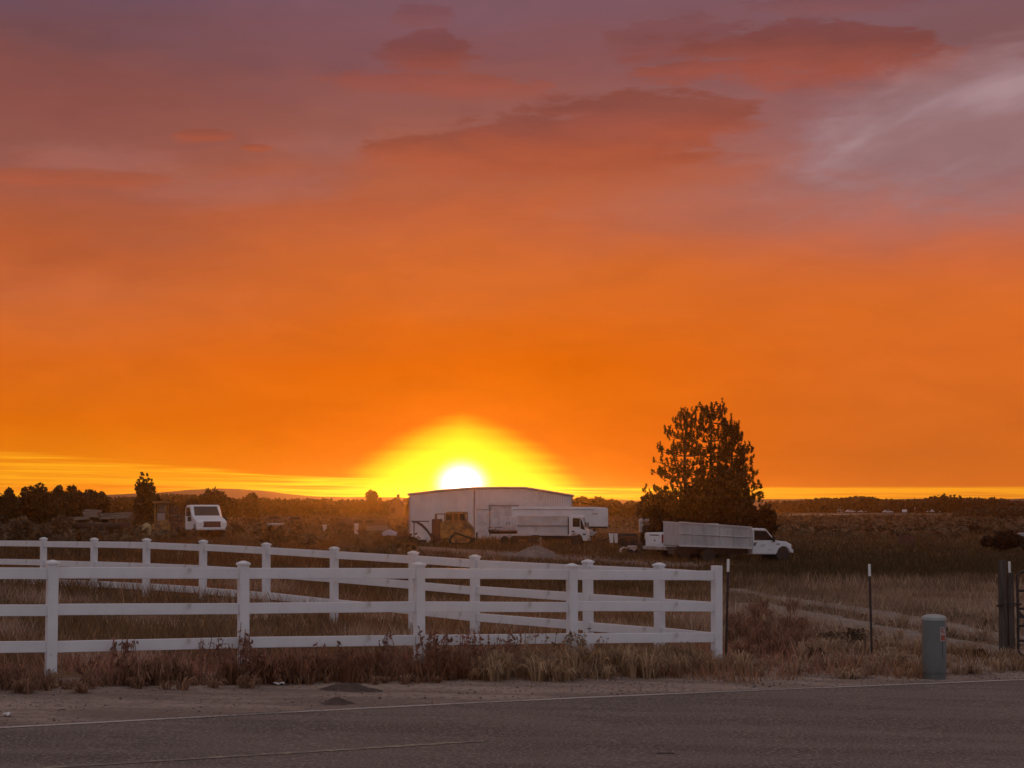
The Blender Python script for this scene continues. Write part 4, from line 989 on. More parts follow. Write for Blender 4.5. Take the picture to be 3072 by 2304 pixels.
for px, py, lb_, mt in ((974, 1582, 'small pale bucket alone in the brown weeds', M['dull_white']), (1069, 1578, 'small pale upright can left of the plank pile', M['dull_white']), (1109, 1600, 'small white box at the left end of the scrap row', M['white_paint'])):
    Y = 150; x = xat(px, Y); z = float(at(px, py + 3, Y)[2])
    o = thing('bucket' if py != 1600 else 'white_box', lb_, 'bucket' if py != 1600 else 'box', (x, Y, z))
    if py != 1600:
        MB().lathe([(.15, -.6), (.15, 0), (.19, .30), (.17, .30), (.14, .05)], n=14).build('pail', mt, o); MB().tube([(-.18, 0, .28), (-.1, 0, .40), (.1, 0, .40), (.18, 0, .28)], .012, 6).build('handle', M['dark_steel'], o)
    else: MB().box((0, 0, .02), (.42, .3, .2)).box((0, 0, .13), (.44, .32, .03)).build('case', mt, o, bevel=.02); MB().box((0, 0, -.5), (.1, .2, .84)).build('stand', M['chassis'], o)
plank_stack('grey planks piled loosely left of the shed corner', 1098, 1165, 1577, 1592, 148, 3, 0.03, 5)
plank_stack('narrow planks laid over the scrap trailer left of the shed', 1125, 1172, 1585, 1591, 146, 1, -0.06, 6)
YQ = 140.0; qx = xat(1185, YQ); qz = float(at(1185, 1629, YQ)[2])
cart = thing('utility_trailer', 'small utility trailer with pale wheels among scrap left of the bulldozer', 'trailer', (qx, YQ, qz), R(3))
MB().box((0, 0.2, 0.50), (2.1, 1.2, 0.12)).box((0.85, -.42, .62), (.5, .05, .2)).build('deck', M['rust'], cart)
for x in (-0.75, 0.20, 0.78): wheel(cart, x, -0.46, 0.27, 0.2, -1)
wheel(cart, 0.2, 0.9, 0.27, 0.2, 1); wheel(cart, -0.75, 0.9, 0.27, 0.2, 1)
MB().tube([(-1.05, 0.2, .5), (-1.6, 0.2, .35)], .04).build('tongue', M['rust'], cart)
tb = MB().loft([[(-.95, -.45, .57), (-.95, .7, .57), (-.95, .7, .85), (-.95, -.4, .82)], [(-.4, -.5, .57), (-.4, .75, .57), (-.4, .7, 1.02), (-.4, -.42, .98)], [(.15, -.45, .57), (.15, .7, .57), (.15, .6, .80), (.15, -.35, .74)]]).build('tarp_bundle', M['tarp_blue'], None, bevel=.05)
tb.location = (qx, YQ, qz + .001); tag(tb, 'pale blue tarp bundle lying on the small scrap trailer', 'tarp')
pl_ = MB(); pl_.prism([(0.05, .57), (.35, .98), (.62, .60)], -.3, .5); po = pl_.build('engine_cover', M['rust'], None, bevel=.03); po.location = (qx, YQ, qz + .001); tag(po, 'peaked rusty cover on the small trailer beside the blue tarp', 'cover')
# curved boom frame
YR = 141.0; rx_ = xat(1262, YR); rz_ = float(at(1262, 1628, YR)[2])
def cz_(py): return float(at(1262, py, YR)[2]) - rz_
def cx_(px): return xat(px, YR) - rx_
bf = thing('hay_rake', 'old curved pipe farm implement between the scrap trailer and bulldozer', 'farm implement', (rx_, YR, rz_))
for off, y in ((0, 0), (0.14, .3)):
    pts = [(cx_(1237) + off * .2, y, cz_(1566)), (cx_(1250), y, cz_(1565) - off * .5), (cx_(1266), y, cz_(1573) - off), (cx_(1280), y, cz_(1587) - off), (cx_(1290), y, cz_(1602) - off), (cx_(1295), y, cz_(1618))]
    MB().tube(pts, 0.055, 8).build('curved_pipe', M['rust'] if off else M['dark_steel'], bf, True)
MB().box(((cx_(1232) + cx_(1288)) / 2, 0.1, cz_(1564)), (cx_(1288) - cx_(1232), .08, .08)).build('boom', M['dark_steel'], bf)
MB().box((cx_(1242), 0.05, cz_(1596)), (.08, .08, cz_(1566) - cz_(1626))).build('mast', M['dark_steel'], bf)
MB().box((cx_(1262), 0.1, 0.12), (1.4, .5, .2)).build('base_frame', M['rust'], bf)
mound('sand_pile', 'pale heap of sand under the curved pipe implement', 'sand pile', (xat(1267, 142), 142, g(-6, 142) + .05), 1.1, .8, .5, M['dull_white'], 8)
bk = MB().lathe([(.06, 0), (.17, .06), (.20, .18), (.14, .30), (.03, .34)], n=14).build('buoy', M['dull_white'], None, auto=True); xb = xat(1287, 136); bk.location = (xb, 136, float(at(1287, 1628, 136)[2])); tag(bk, 'small round pale float at the bulldozer blade', 'float')

# --- clutter between the cab-over truck and the pickup
YJ = 120.0; jx = xat(1957, YJ); jz = float(at(1957, 1652, YJ)[2])
def jx_(px): return xat(px, YJ) - jx
def jz_(py): return float(at(1957, py, YJ)[2]) - jz
js = thing('stake_truck', 'dark rusty stake sided truck bed with pale rolls on top left of the pickup', 'truck', (jx, YJ, jz))
MB().box((0.1, 0.4, (jz_(1572) + jz_(1600)) / 2), (jx_(2010) - jx_(1935), 1.6, jz_(1572) - jz_(1600))).build('bed', M['rust'], js)
MB().box((0.1, -0.42, jz_(1572)), (jx_(2010) - jx_(1926), 0.06, 0.10)).build('top_rail', M['plank'], js)
MB().box((jx_(1921), -0.3, (jz_(1562) + jz_(1596)) / 2), (0.20, .3, jz_(1562) - jz_(1596))).build('light_post', M['dull_white'], js, bevel=.02)
MB().cyl((jx_(1924), -.47, jz_(1575)), (jx_(1924), -.5, jz_(1575)), .10, n=14).build('lamp', M['clear_lens'], js)
MB().box((0.0, 0.4, 0.62), (1.7, .9, .5)).box((jx_(1926), 0.2, .8), (.25, .5, .9)).build('chassis', M['chassis'], js)
for x in (-.5, .6):
    for y, s in ((-.3, -1), (1.1, 1)): wheel(js, x, y, .38, .24, s)
for a_, c_, lb_ in ((1917, 1950, 'left pale rolled tarp on top of the stake sided truck'), (1952, 1984, 'right pale rolled tarp on top of the stake sided truck')):
    xa, xb = xat(a_, YJ), xat(c_, YJ); zc_ = float(at(1950, 1561, YJ)[2])
    rs = random.Random(a_); pts = [(xa + (xb - xa) * i / 6, YJ + rs.uniform(-.03, .03), zc_ + rs.uniform(-.02, .03)) for i in range(7)]
    o = MB().tube(pts, [.08, .12, .13, .12, .13, .12, .07], 10).build('tarp_roll', M['dull_white'], None, True); tag(o, lb_, 'tarp roll', 'tarp rolls on the stake truck')
    MB().tube([pts[3], (pts[3][0] + .03, pts[3][1], pts[3][2])], .14, 10).build('strap', M['trim'], o)
YW = 128.0
for a_, c_, lb_ in ((1826, 1840, 'left white sheet leaning in the gap right of the cab over truck'), (1841, 1853, 'right cream sheet leaning beside the white one in the truck gap')):
    xa, xb = xat(a_, YW), xat(c_, YW); z0, z1 = float(at(1840, 1628, YW)[2]), float(at(1840, 1600, YW)[2])
    o = quad_panel(None, 'leaning_sheet', [(xa + .08, YW - .15, z0), (xb - .02, YW - .15, z0), (xb, YW + .05, z1), (xa, YW + .05, z1)], .04, M['dull_white'] if a_ < 1830 else M['door']); tag(o, lb_, 'sheet', 'leaning sheets')
YE = 129.0; ex = xat(1886, YE); ez = float(at(1886, 1645, YE)[2])
et = thing('equipment_trailer', 'low dark equipment trailer with rounded fender left of the stake sided truck', 'trailer', (ex, YE, ez))
MB().box((0, .4, .80), (2.1, 1.5, .14)).box((-.2, .4, .95), (1.5, 1.2, .16)).build('deck', M['chassis'], et)
MB().tube([(-.75, -.42, .45), (-.68, -.42, .70), (-.45, -.42, .82), (.45, -.42, .80), (.68, -.42, .66), (.75, -.42, .45)], .05).build('fender', M['rust'], et, True)
for x in (-.38, .38):
    for y, s in ((-.38, -1), (1.15, 1)): wheel(et, x, y, .33, .22, s)
MB().tube([(-1.0, .4, .75), (-1.9, .4, .55), (-2.2, .4, .52)], .05).build('tongue', M['chassis'], et)
YO = 113.0; ox = xat(1887, YO); oz = float(at(1887, 1659, YO)[2])
mw = thing('garden_cart', 'small pale wheeled garden machine in grass left of the pickup tail', 'garden machine', (ox, YO, oz), R(10))
MB().box((0.2, 0, .40), (.50, .4, .10)).box((.25, 0, .22), (.36, .36, .20)).build('body', M['dull_white'], mw, bevel=.03)
MB().tube([(-.1, .15, .30), (-.35, .15, .36), (-.55, .15, .20), (-.52, .15, .05)], .03).tube([(-.1, -.15, .30), (-.35, -.15, .36), (-.55, -.15, .20), (-.52, -.15, .05)], .03).build('frame', M['dull_white'], mw, True)
for x in (.08, .42):
    for s in (-1, 1): wheel(mw, x, .24 * s, .12, .08, s)
pst = MB().box((0, 0, .3), (.09, .09, .75)).box((0, -.01, .5), (.13, .05, .06)).build('short_post', M['wood'], None, bevel=.02); xp = xat(1923, 112); pst.location = (xp, 112, float(at(1923, 1661, 112)[2])); tag(pst, 'short dark wooden post just left of the pickup rear wheel', 'post')

# gravel heap with a standpipe
M['gravel_heap'] = sheet_material('gravel_heap', (0.19, 0.15, 0.135), (0.27, 0.215, 0.195), (0.13, 0.10, 0.09), 2.0, 6.0, 1.0)
hx, hy = xat(1612, 112), 112.0
mound('gravel_heap', 'grey gravel heap in the yard in front of the cab over truck', 'gravel heap', (hx, hy, float(at(1612, 1667, hy)[2])), 3.3, 3.0, 0.54, M['gravel_heap'], 12, 0.3, None, 0.26)
mound('gravel_heap', 'small low gravel spill left of the main gravel heap', 'gravel heap', (xat(1522, 113), 113, float(at(1522, 1668, 113)[2])), 1.5, 1.2, 0.26, M['gravel_heap'], 13, 0.0)
sp = MB().lathe([(.05, -.3), (.05, .45), (.08, .46), (.08, .56), (.02, .6)], n=12).build('standpipe', M['plank'], None, auto=True); xp = xat(1622, 114.5); sp.location = (xp, 114.5, float(at(1622, 1640, 114.5)[2])); tag(sp, 'pale standpipe just behind the grey gravel heap', 'standpipe')
MB().cyl((-.05, 0, .40), (-.2, 0, .38), .03, n=8).build('spout', M['plank'], sp)

# --- right field: rusty bin, grey tank, far sheds and vehicles
YX = 132.0; xb = xat(2720, YX); zb2 = float(at(2720, 1635, YX)[2])
rb_ = thing('rusty_bin', 'squat rusty steel bin alone in the right hand field', 'bin', (xb, YX, zb2), R(8))
w_ = xat(2740, YX) - xat(2700, YX)
bb = MB(); hh = .60
bb.box((0, -.35, hh / 2 + .05), (w_, .04, hh)); bb.box((0, .35, hh / 2 + .05), (w_, .04, hh)); bb.box((-w_ / 2 + .02, 0, hh / 2 + .08), (.04, .66, hh + .06)); bb.box((w_ / 2 - .02, 0, hh / 2 + .03), (.04, .66, hh - .04)); bb.box((0, 0, .1), (w_ - .1, .64, .04))
bb.build('shell', M['rust'], rb_)
MB().box((-.12, -.37, hh + .02), (w_ * .6, .06, .06), ry=.06).build('rim_bar', M['rust'], rb_)
for x in (-.38, .38): MB().box((x, -.3, -.02), (.08, .08, .2)).build('leg', M['chassis'], rb_)
YG = 122.0; xg = xat(3072, YG); zg = float(at(3072, 1655, YG)[2])
M['galv'] = mat('galvanised', (0.30, 0.29, 0.31), 0.5, 0.4, var=(0.2, 0.19, 0.2))
gk = thing('water_tank', 'grey metal water tank trailer cut by the right edge beside the dark bush', 'tank', (xg, YG, zg))
MB().lathe([(.1, -.7), (.36, -.66), (.40, -.55), (.40, .55), (.36, .66), (.1, .7)], n=20).build('tank', M['galv'], gk, auto=True)
gk.children[0].rotation_euler = (0, R(90), 0); gk.children[0].location = (.25, 0, .86)
MB().box((.2, 0, .40), (1.5, .6, .10)).build('frame', M['chassis'], gk)
for s in (-1, 1): wheel(gk, .2, .4 * s, .28, .18, s)

M['far_white'] = mat('far_white', (0.55, 0.52, 0.52), 0.6)
def far_shed(label, px0, px1, py0, py1, Y, name='far_shed', roofh=0.35):
    x0, x1 = xat(px0, Y), xat(px1, Y); z0 = g((x0 + x1) / 2, Y); z1 = float(at(px0, py0, Y)[2]); h = max(z1 - z0, 1.0)
    t = thing(name, label, 'shed', ((x0 + x1) / 2, Y, z0)); w = x1 - x0
    MB().box((0, 0, h * .36), (w, 4, h * .72)).build('wall', M['dull_white'], t)
    MB().prismx([(-2.3, h * .70), (2.3, h * .70), (0.0, h)], -w / 2 - .2, w / 2 + .2).build('roof', M['far_white'], t)
    MB().box((w * .2, -2.03, h * .30), (w * .18, .06, h * .5)).build('door', M['trim'], t)
far_shed('small pale box shed at the left end of the far right row', 2511, 2527, 1529, 1539, 500)
far_shed('long pale low barn at the right end of the far row of roofs', 2846, 2902, 1527, 1536, 520)
fars = [(2552, 'pale car right of the far box shed', 490, 0), (2587, 'pale car second right of the far box shed, next to trees', 492, 1), (2664, 'white car alone in the middle of the far row', 470, 0), (2714, 'small pale far vehicle seen end on, right of the lone white car', 470, 2), (2765, 'bright white far van left of the long low barn', 480, 3), (2806, 'dull pale far car between the white van and the long barn', 490, 0)]
for i, (px, lb_, Y, k) in enumerate(fars):
    simple_car('distant_car' if k != 3 else 'distant_van', lb_, 'car' if k != 3 else 'van', xat(px, Y), Y, R([5, 175, 80, 3][k]), M['far_white'] if k != 1 else M['dull_white'], [.62, .55, .7, .75][k], 'distant parked vehicles', None, 'van' if k == 3 else 'car')
# distant gabled house left of the shed
YH = 330.0; hx = xat(1186, YH); hz = g(hx, YH)
hs = thing('distant_house', 'distant gabled house among trees just left of the steel shed', 'house', (hx, YH, hz))
wH = xat(1205, YH) - xat(1166, YH); pk_ = float(at(1186, 1497, YH)[2]) - hz; ev = float(at(1186, 1512, YH)[2]) - hz
MB().prism([(-wH / 2, 0), (-wH / 2, ev), (0, pk_), (wH / 2, ev), (wH / 2, 0)][::-1], 0, 8).build('wall', M['brown_car'], hs)
MB().prism([(-wH / 2 - .3, ev - .1), (0, pk_ + .1), (wH / 2 + .3, ev - .1), (wH / 2 + .3, ev + .15), (0, pk_ + .35), (-wH / 2 - .3, ev + .15)][::1], -.4, 8.4).build('roof', M['dark_car'], hs)
MB().box((.3, 3, pk_ + .4), (.5, .5, .9)).build('chimney', M['dark_car'], hs)
MB().box((-.4, -.03, ev * .55), (.7, .05, .9)).build('window', M['glass'], hs)

# ================================================================== VEGETATION
RNG = np.random.RandomState(11)
def leaf_quads(C, size, rs, aspect=1.6, flat=0.0):
    """random small four-cornered leaves (a sprig each) around the centres C"""
    n = len(C)
    u = rs.randn(n, 3); u[:, 2] *= (1 - flat); u /= np.linalg.norm(u, axis=1)[:, None]
    w = np.cross(u, rs.randn(n, 3)); w /= np.linalg.norm(w, axis=1)[:, None] + 1e-9
    s = size * rs.uniform(0.55, 1.35, (n, 1))
    a_ = u * s * aspect / 2; b_ = w * s / 2
    return np.stack([C - a_, C + b_ * .9 - a_ * .1, C + a_, C - b_ * .9 + a_ * .15], 1).reshape(-1, 3)
def percol(n, k, base, rs, var=0.35, alt=None, p=0.3):
    c = np.array(base)[None, :] * (1 + var * rs.uniform(-1, 1, (n, 1)))
    if alt is not None:
        pick = rs.rand(n) < p; c[pick] = np.array(alt)[None, :] * (1 + var * rs.uniform(-1, 1, (pick.sum(), 1)))
    return np.repeat(np.clip(c, 0.003, 1), k, axis=0)
GREEN = (0.042, 0.046, 0.018); OLIVE = (0.060, 0.050, 0.022)
def crown_points(rs, lobes, n, shell=0.55):
    L = np.array(lobes); vol = (L[:, 3] * L[:, 4] * L[:, 5]) ** 0.75; pick = rs.choice(len(L), n, p=vol / vol.sum())
    d = rs.randn(n, 3); d /= np.linalg.norm(d, axis=1)[:, None]
    r_ = rs.uniform(0, 1, (n, 1)) ** (1 / 3) * (1 - shell) + shell * rs.uniform(0.75, 1.08, (n, 1))
    r_ = np.clip(r_, 0, 1.12)
    return L[pick, :3] + d * r_ * L[pick, 3:6]
def tree(name, label, px, top_py, wpx, Y, seed, n=2200, leaf=0.3, col=GREEN, alt=OLIVE, cat='tree', group=None, lobes_n=11, spiky=0.0, low=0.12, base_z=None, trunk=True, squat=0.5, airy=0.55):
    rs = np.random.RandomState(seed)
    x = xat(px, Y); z0 = g(x, Y) if base_z is None else base_z
    H = float(at(px, top_py, Y)[2]) - z0; W = wpx / F * Y / 2
    root = thing(name, label, cat, (x, Y, z0), 0, group)
    zc = H * (low + (1 - low) * 0.5); hz_ = H * (1 - low) * 0.5
    lobes = []
    for i in range(lobes_n):
        a_ = rs.uniform(0, 6.283); zz = rs.uniform(-0.85, 0.78); rr = math.sqrt(max(0, 1 - zz * zz * (1 - squat * 0.5))) * rs.uniform(0.25, 0.72)
        sz = rs.uniform(0.30, 0.50)
        lobes.append((W * rr * math.cos(a_), W * rr * math.sin(a_), zc + hz_ * zz * 0.78, W * sz, W * sz, min(hz_ * sz * 0.9, W * sz * 1.5)))
    lobes.append((0, 0, zc, W * 0.55, W * 0.55, hz_ * 0.7)); lobes.append((0, 0, zc - hz_ * .45, W * 0.72, W * 0.72, hz_ * 0.45))
    for i in range(int(spiky)):
        a_ = rs.uniform(0, 6.283); rr = rs.uniform(0, .8)
        lobes.append((W * rr * math.cos(a_), W * rr * math.sin(a_), zc + hz_ * rs.uniform(.75, .95), W * .09, W * .09, hz_ * .26))
    C = crown_points(rs, lobes, n, airy)
    npmesh('crown', leaf_quads(C, leaf, rs), 4, M['leaf'], percol(n, 4, col, rs, 0.4, alt, 0.35), root)
    if trunk:
        t = MB(); r0 = max(0.05, W * 0.07)
        t.tube([(0, 0, -0.3), (r0 * .3, 0, H * .2), (-r0 * .3, r0 * .3, H * .45), (0, 0, H * .8)], [r0, r0 * .8, r0 * .55, r0 * .15], 7)
        for i in range(6):
            l_ = lobes[i]; zb_ = H * rs.uniform(.15, .4)
            t.tube([(0, 0, zb_), (l_[0] * .5, l_[1] * .5, (zb_ + l_[2]) / 2), (l_[0], l_[1], l_[2])], [r0 * .45, r0 * .3, r0 * .1], 5)
        t.build('trunk', M['bark'], root, True)
    return root
# left row of dark trees
gL = 'dark trees behind the left junk'
for i, (px, tp, w, Y, sp, lb_) in enumerate([
    (-12, 1466, 78, 172, 1, 'low dark tree cut by the left edge of the picture'), (29, 1449, 46, 170, 4, 'dark tree with spiky twin top nearest the left edge'),
    (88, 1446, 86, 175, 3, 'broadest dark tree of the left row, with ragged flat top'), (138, 1451, 62, 171, 2, 'dark rounded tree between the broadest and the spiked ones'),
    (184, 1444, 64, 174, 4, 'dark tree with one tall spike in the left row'), (212, 1462, 60, 168, 1, 'lower dark tree dipping right of the tall spiked one'),
    (247, 1452, 58, 173, 3, 'reddish dark tree with rounded crown in the left row'), (292, 1468, 72, 169, 1, 'dark tree sloping down at the right end of the left row')]):
    tree('dark_tree', lb_, px, tp + 2, w * 1.5, Y, 20 + i, 3200, 0.26, (0.036, 0.032, 0.015) if i != 6 else (0.07, 0.03, 0.018), OLIVE, group=gL, spiky=0, low=-.1, squat=1.3, lobes_n=18, airy=.4)
tree('lone_tree', 'upright dark tree with airy top standing behind the forklift', 433, 1422, 72, 150, 41, 1700, 0.20, GREEN, OLIVE, spiky=5, low=0.25, lobes_n=16, airy=.6)
tree('dense_tree', 'dense dark understory tree below the upright airy one', 436, 1482, 92, 149, 42, 2200, 0.26, (0.036, 0.032, 0.015), OLIVE, low=0.0, squat=0.9, airy=.45)
tree('round_tree', 'broad round dark tree right behind the white truck cab', 632, 1471, 150, 192, 43, 3400, 0.30, (0.042, 0.036, 0.016), OLIVE, low=0.0, squat=0.9, spiky=3, airy=.45)
tree('small_tree', 'small pale topped tree between the upright tree and truck', 503, 1479, 52, 200, 44, 800, 0.26, OLIVE, GREEN, low=0.0)
tree('small_tree', 'little round tree on the skyline above the white truck roof', 562, 1478, 26, 260, 45, 400, 0.26, OLIVE, GREEN, low=0.1)
tree('dome_tree', 'dome shaped hazy tree right of the broad round one', 752, 1477, 62, 265, 46, 1300, 0.34, GREEN, OLIVE, low=0.0, squat=0.9)
tree('small_tree', 'low hazy tree between the broad round and dome shaped ones', 708, 1491, 30, 262, 47, 500, 0.32, GREEN, OLIVE, low=0.0)
for i, (px, tp, w, Y, lb_) in enumerate([
    (803, 1495, 44, 330, 'low hazy tree just right of the dome shaped one'), (889, 1486, 17, 340, 'small tufted tree on a thin stem in the distance'), (879, 1493, 12, 340, 'tiny tufted tree left of the one on a thin stem'),
    (922, 1493, 58, 345, 'wide low hazy tree right of the tufted ones'), (962, 1497, 22, 350, 'tiny pointed tree right of the wide low hazy one'),
    (1042, 1485, 21, 330, 'square topped hazy tree left of the tall poplar'), (1061, 1495, 22, 335, 'small hazy tree right beside the square topped one'), (1083, 1501, 20, 335, 'lowest hazy tree left of the tall poplar'),
    (1148, 1509, 18, 335, 'tiny bush like tree between the poplar and distant house'), (1178, 1495, 14, 345, 'tiny tree top behind the ridge of the distant house'), (1219, 1491, 30, 340, 'hazy tree touching the left corner of the shed')]):
    tree('distant_tree', lb_, px, tp, w, Y, 60 + i, 420 if w < 30 else 800, 0.42, GREEN, OLIVE, group='hazy trees on the horizon', low=0.05, lobes_n=7)
pr = tree('poplar_tree', 'tall hazy poplar leaning left of the distant house', 1112, 1468, 42, 320, 75, 900, 0.42, GREEN, (0.08, 0.035, 0.02), low=0.18, lobes_n=10, spiky=2)
tree('poplar_tree', 'thin reddish stem tree at the right foot of the tall poplar', 1138, 1486, 15, 322, 76, 260, 0.4, (0.08, 0.035, 0.02), GREEN, low=0.2, lobes_n=5)
for i, (px, tp, w, Y, lb_) in enumerate([
    (1760, 1489, 50, 300, 'dark tree just right of the shed roof end'), (1808, 1492, 46, 300, 'dark tree above the nose of the gooseneck trailer'), (1850, 1503, 60, 310, 'low dark tree right of the trailer nose'), (1905, 1507, 60, 320, 'low dark tree left of the big pine')]):
    tree('distant_tree', lb_, px, tp, w, Y, 80 + i, 800, 0.40, GREEN, OLIVE, group='hazy trees on the horizon', low=0.0, lobes_n=9, squat=.9)
for i, (px, tp, w, Y, lb_) in enumerate([
    (2467, 1497, 26, 480, 'small twin topped tree over the far pale road'), (2502, 1496, 22, 480, 'small tree right of the twin topped one on the skyline'), (2608, 1486, 52, 470, 'rounded dark tree standing out on the right skyline'),
    (2660, 1503, 60, 475, 'low wide tree right of the rounded skyline tree'), (2812, 1484, 20, 465, 'pointed left tree of the tallest far right clump'), (2831, 1484, 28, 470, 'rounded main tree of the tallest far right clump'),
    (2853, 1488, 15, 470, 'narrow tree just right of the tallest far clump'), (2864, 1487, 13, 470, 'second narrow tree right of the tallest far clump'), (2883, 1488, 9, 470, 'thin red tinged spire tree right of the narrow pair'),
    (2912, 1496, 20, 470, 'small rounded tree right of the thin spire'), (2986, 1489, 26, 460, 'forked tree alone near the right end of the skyline'), (2765, 1500, 50, 472, 'low wide tree left of the tallest far clump')]):
    tree('distant_tree', lb_, px, tp, w * 1.15, Y, 90 + i, 500, 0.5, (0.04, 0.032, 0.016), OLIVE, group='trees on the right skyline', low=0.0, lobes_n=7, spiky=2 if w < 30 else 0)

# far hedgerows that read as one mass
def hedge_mass(name, label, prof, Y0, dpt, n, leaf, seed, col):
    rs = np.random.RandomState(seed); px = np.array([p[0] for p in prof], float); tp = np.array([p[1] for p in prof], float)
    q = rs.uniform(px[0], px[-1], n); t = np.interp(q, px, tp) + 3.5 * np.sin(q * .13 + seed) + 2.5 * np.sin(q * .31 + 2)
    Y = Y0 + rs.uniform(-dpt, dpt, n); X = (q - 1536) / F * Y0
    z0 = G(X, Y); z1 = (1505 - t) / F * Y0
    Z = z0 + (np.maximum(z1, z0 + .3) - z0) * (1 - rs.rand(n) ** 1.6 * 0.98)
    o = npmesh(name, leaf_quads(np.stack([X, Y, Z], 1), leaf, rs), 4, M['leaf'], percol(n, 4, col, rs, .35, OLIVE, .3)); tag(o, label, None, None, 'stuff'); return o
hedge_mass('far_treeline', 'hazy far hedgerow left of the shed', [(300, 1500), (400, 1497), (520, 1488), (600, 1492), (690, 1500), (760, 1498), (850, 1506), (900, 1505), (960, 1501), (1000, 1507), (1060, 1506), (1110, 1508), (1230, 1507)], 360, 8, 9000, 0.6, 3, GREEN)
hedge_mass('far_treeline', 'dark far hedgerow between shed and pine', [(1700, 1498), (1780, 1498), (1830, 1502), (1870, 1514), (1900, 1511), (1960, 1512), (2000, 1514)], 315, 8, 4000, 0.5, 4, (0.05, 0.03, 0.015))
hedge_mass('far_treeline', 'dark far hedgerow along the right skyline', [(2300, 1512), (2400, 1508), (2440, 1502), (2510, 1500), (2540, 1497), (2600, 1496), (2640, 1503), (2700, 1506), (2780, 1503), (2800, 1497), (2850, 1498), (2900, 1500), (2960, 1503), (3020, 1505), (3060, 1512), (3300, 1512)], 505, 10, 13000, 0.75, 5, (0.04, 0.026, 0.015))
hedge_mass('far_treeline', 'nearer dark brush bank at the far right', [(2890, 1538), (2930, 1531), (3000, 1527), (3060, 1523), (3200, 1520)], 330, 10, 4000, 0.45, 6, (0.04, 0.028, 0.014))

# ------------------------------------------------------------------ pines
def pine(label, trunk_px, top_py, left_prof, right_prof, Y, seed, whorls=22, per=6, density=1.0, bare=0.0):
    """left/right half widths are (photo y, metres): the crown's reach on each side, front and back average the two"""
    rs = np.random.RandomState(seed); x = xat(trunk_px, Y); z0 = g(x, Y); H = float(at(trunk_px, top_py, Y)[2]) - z0
    root = thing('pine_tree', label, 'tree', (x, Y, z0), 0, 'tall pines behind the work truck')
    def reach(a_, z):
        py = 1505 - (z + z0) / Y * F
        l_ = np.interp(py, [p[0] for p in left_prof], [p[1] for p in left_prof]); r_ = np.interp(py, [p[0] for p in right_prof], [p[1] for p in right_prof])
        c = math.cos(a_); m_ = (l_ + r_) / 2
        return m_ + (r_ - m_) * max(c, 0) + (l_ - m_) * max(-c, 0)
    t = MB(); r0 = 0.17
    t.tube([(0, 0, -.3), (0.05, 0, H * .3), (-0.04, 0.03, H * .6), (0.03, 0, H * .85), (0, 0, H)], [r0, r0 * .85, r0 * .6, r0 * .32, r0 * .1], 8)
    V = []; Cc = []
    def clump(c, d, ln, k):
        d = d / np.linalg.norm(d)
        for _ in range(k):
            b0 = c + d * rs.uniform(-.5, .5) * ln
            v = rs.randn(3) * 0.80 + d * 0.50 + np.array([0, 0, .1]); v /= np.linalg.norm(v)
            L_ = rs.uniform(.10, .17); w = np.cross(v, rs.randn(3)); w /= np.linalg.norm(w); w *= rs.uniform(.016, .030)
            V.extend([b0 - w, b0 + w, b0 + v * L_]); 
    for i in range(whorls):
        z = H * (bare + (0.97 - bare) * (i + rs.uniform(-.4, .4)) / whorls)
        a0 = rs.uniform(0, 6.28)
        for j in range(per):
            if rs.rand() < .15: continue
            a_ = a0 + j * 6.283 / per + rs.uniform(-.5, .5)
            rise = rs.uniform(.05, .50)
            R_ = max(.22, float(reach(a_, z + rise * .8)) * rs.uniform(.5, 1.12))
            end = np.array([math.cos(a_) * R_, math.sin(a_) * R_, z + rise * R_ ** .8]); st_ = np.array([0, 0, z])
            midp = st_ + (end - st_) * .55 + np.array([rs.uniform(-.1, .1), rs.uniform(-.1, .1), -.12 * R_])
            t.tube([st_, midp, end], [.05 * (1 - z / H) + .018, .028, .012], 5)
            k = max(1, int(R_ / .34 * density))
            for q in range(k):
                f = 0.40 + .6 * (q + rs.uniform(.1, .9)) / k
                p = (st_ + (midp - st_) * f / .55) if f < .55 else (midp + (end - midp) * (f - .55) / .45)
                p = p + np.array([rs.uniform(-.30, .30), rs.uniform(-.30, .30), rs.uniform(-.02, .22)])
                clump(p, np.array([math.cos(a_) * .25, math.sin(a_) * .25, 1.0]) + rs.randn(3) * .22, rs.uniform(.18, .36), 58)
            for q in range(rs.randint(1, 3)):
                clump(end + np.array([rs.uniform(-.08, .08), rs.uniform(-.08, .08), .26 * q]), np.array([rs.uniform(-.2, .2), rs.uniform(-.2, .2), 1.0]), .30, 50)
    for q in range(5):
        a_ = rs.uniform(0, 6.28); rr = rs.uniform(.1, .45); tip = np.array([math.cos(a_) * rr, math.sin(a_) * rr, H - rs.uniform(.05, .7)])
        t.tube([(0, 0, tip[2] - .7), tuple(tip)], [.03, .01], 5)
        for w_ in range(3): clump(tip - np.array([0, 0, .24 * w_]), np.array([0, 0, 1.0]) + rs.randn(3) * .2, .28, 46)
    clump(np.array([0, 0, H - .1]), np.array([0, 0, 1.]), .36, 50)
    V = np.array(V); n = len(V) // 3
    npmesh('crown', V, 3, M['needle'], percol(n, 3, (0.016, 0.015, 0.007), rs, .4, (0.035, 0.016, 0.008), .25), root)
    t.build('trunk', M['bark'], root, True)
    return root
k_ = 116.0 / F
def mm(l): return [(a_, b_ * k_) for a_, b_ in l]
pine('left open pine with airy lower branches reaching out to the left', 2057, 1226, mm([(1215, 22), (1250, 42), (1295, 46), (1305, 66), (1340, 74), (1400, 92), (1440, 116), (1475, 142), (1520, 130)]), mm([(1215, 20), (1250, 46), (1300, 60), (1400, 66), (1500, 70)]), 117.0, 5, 18, 7, 1.1, .27)
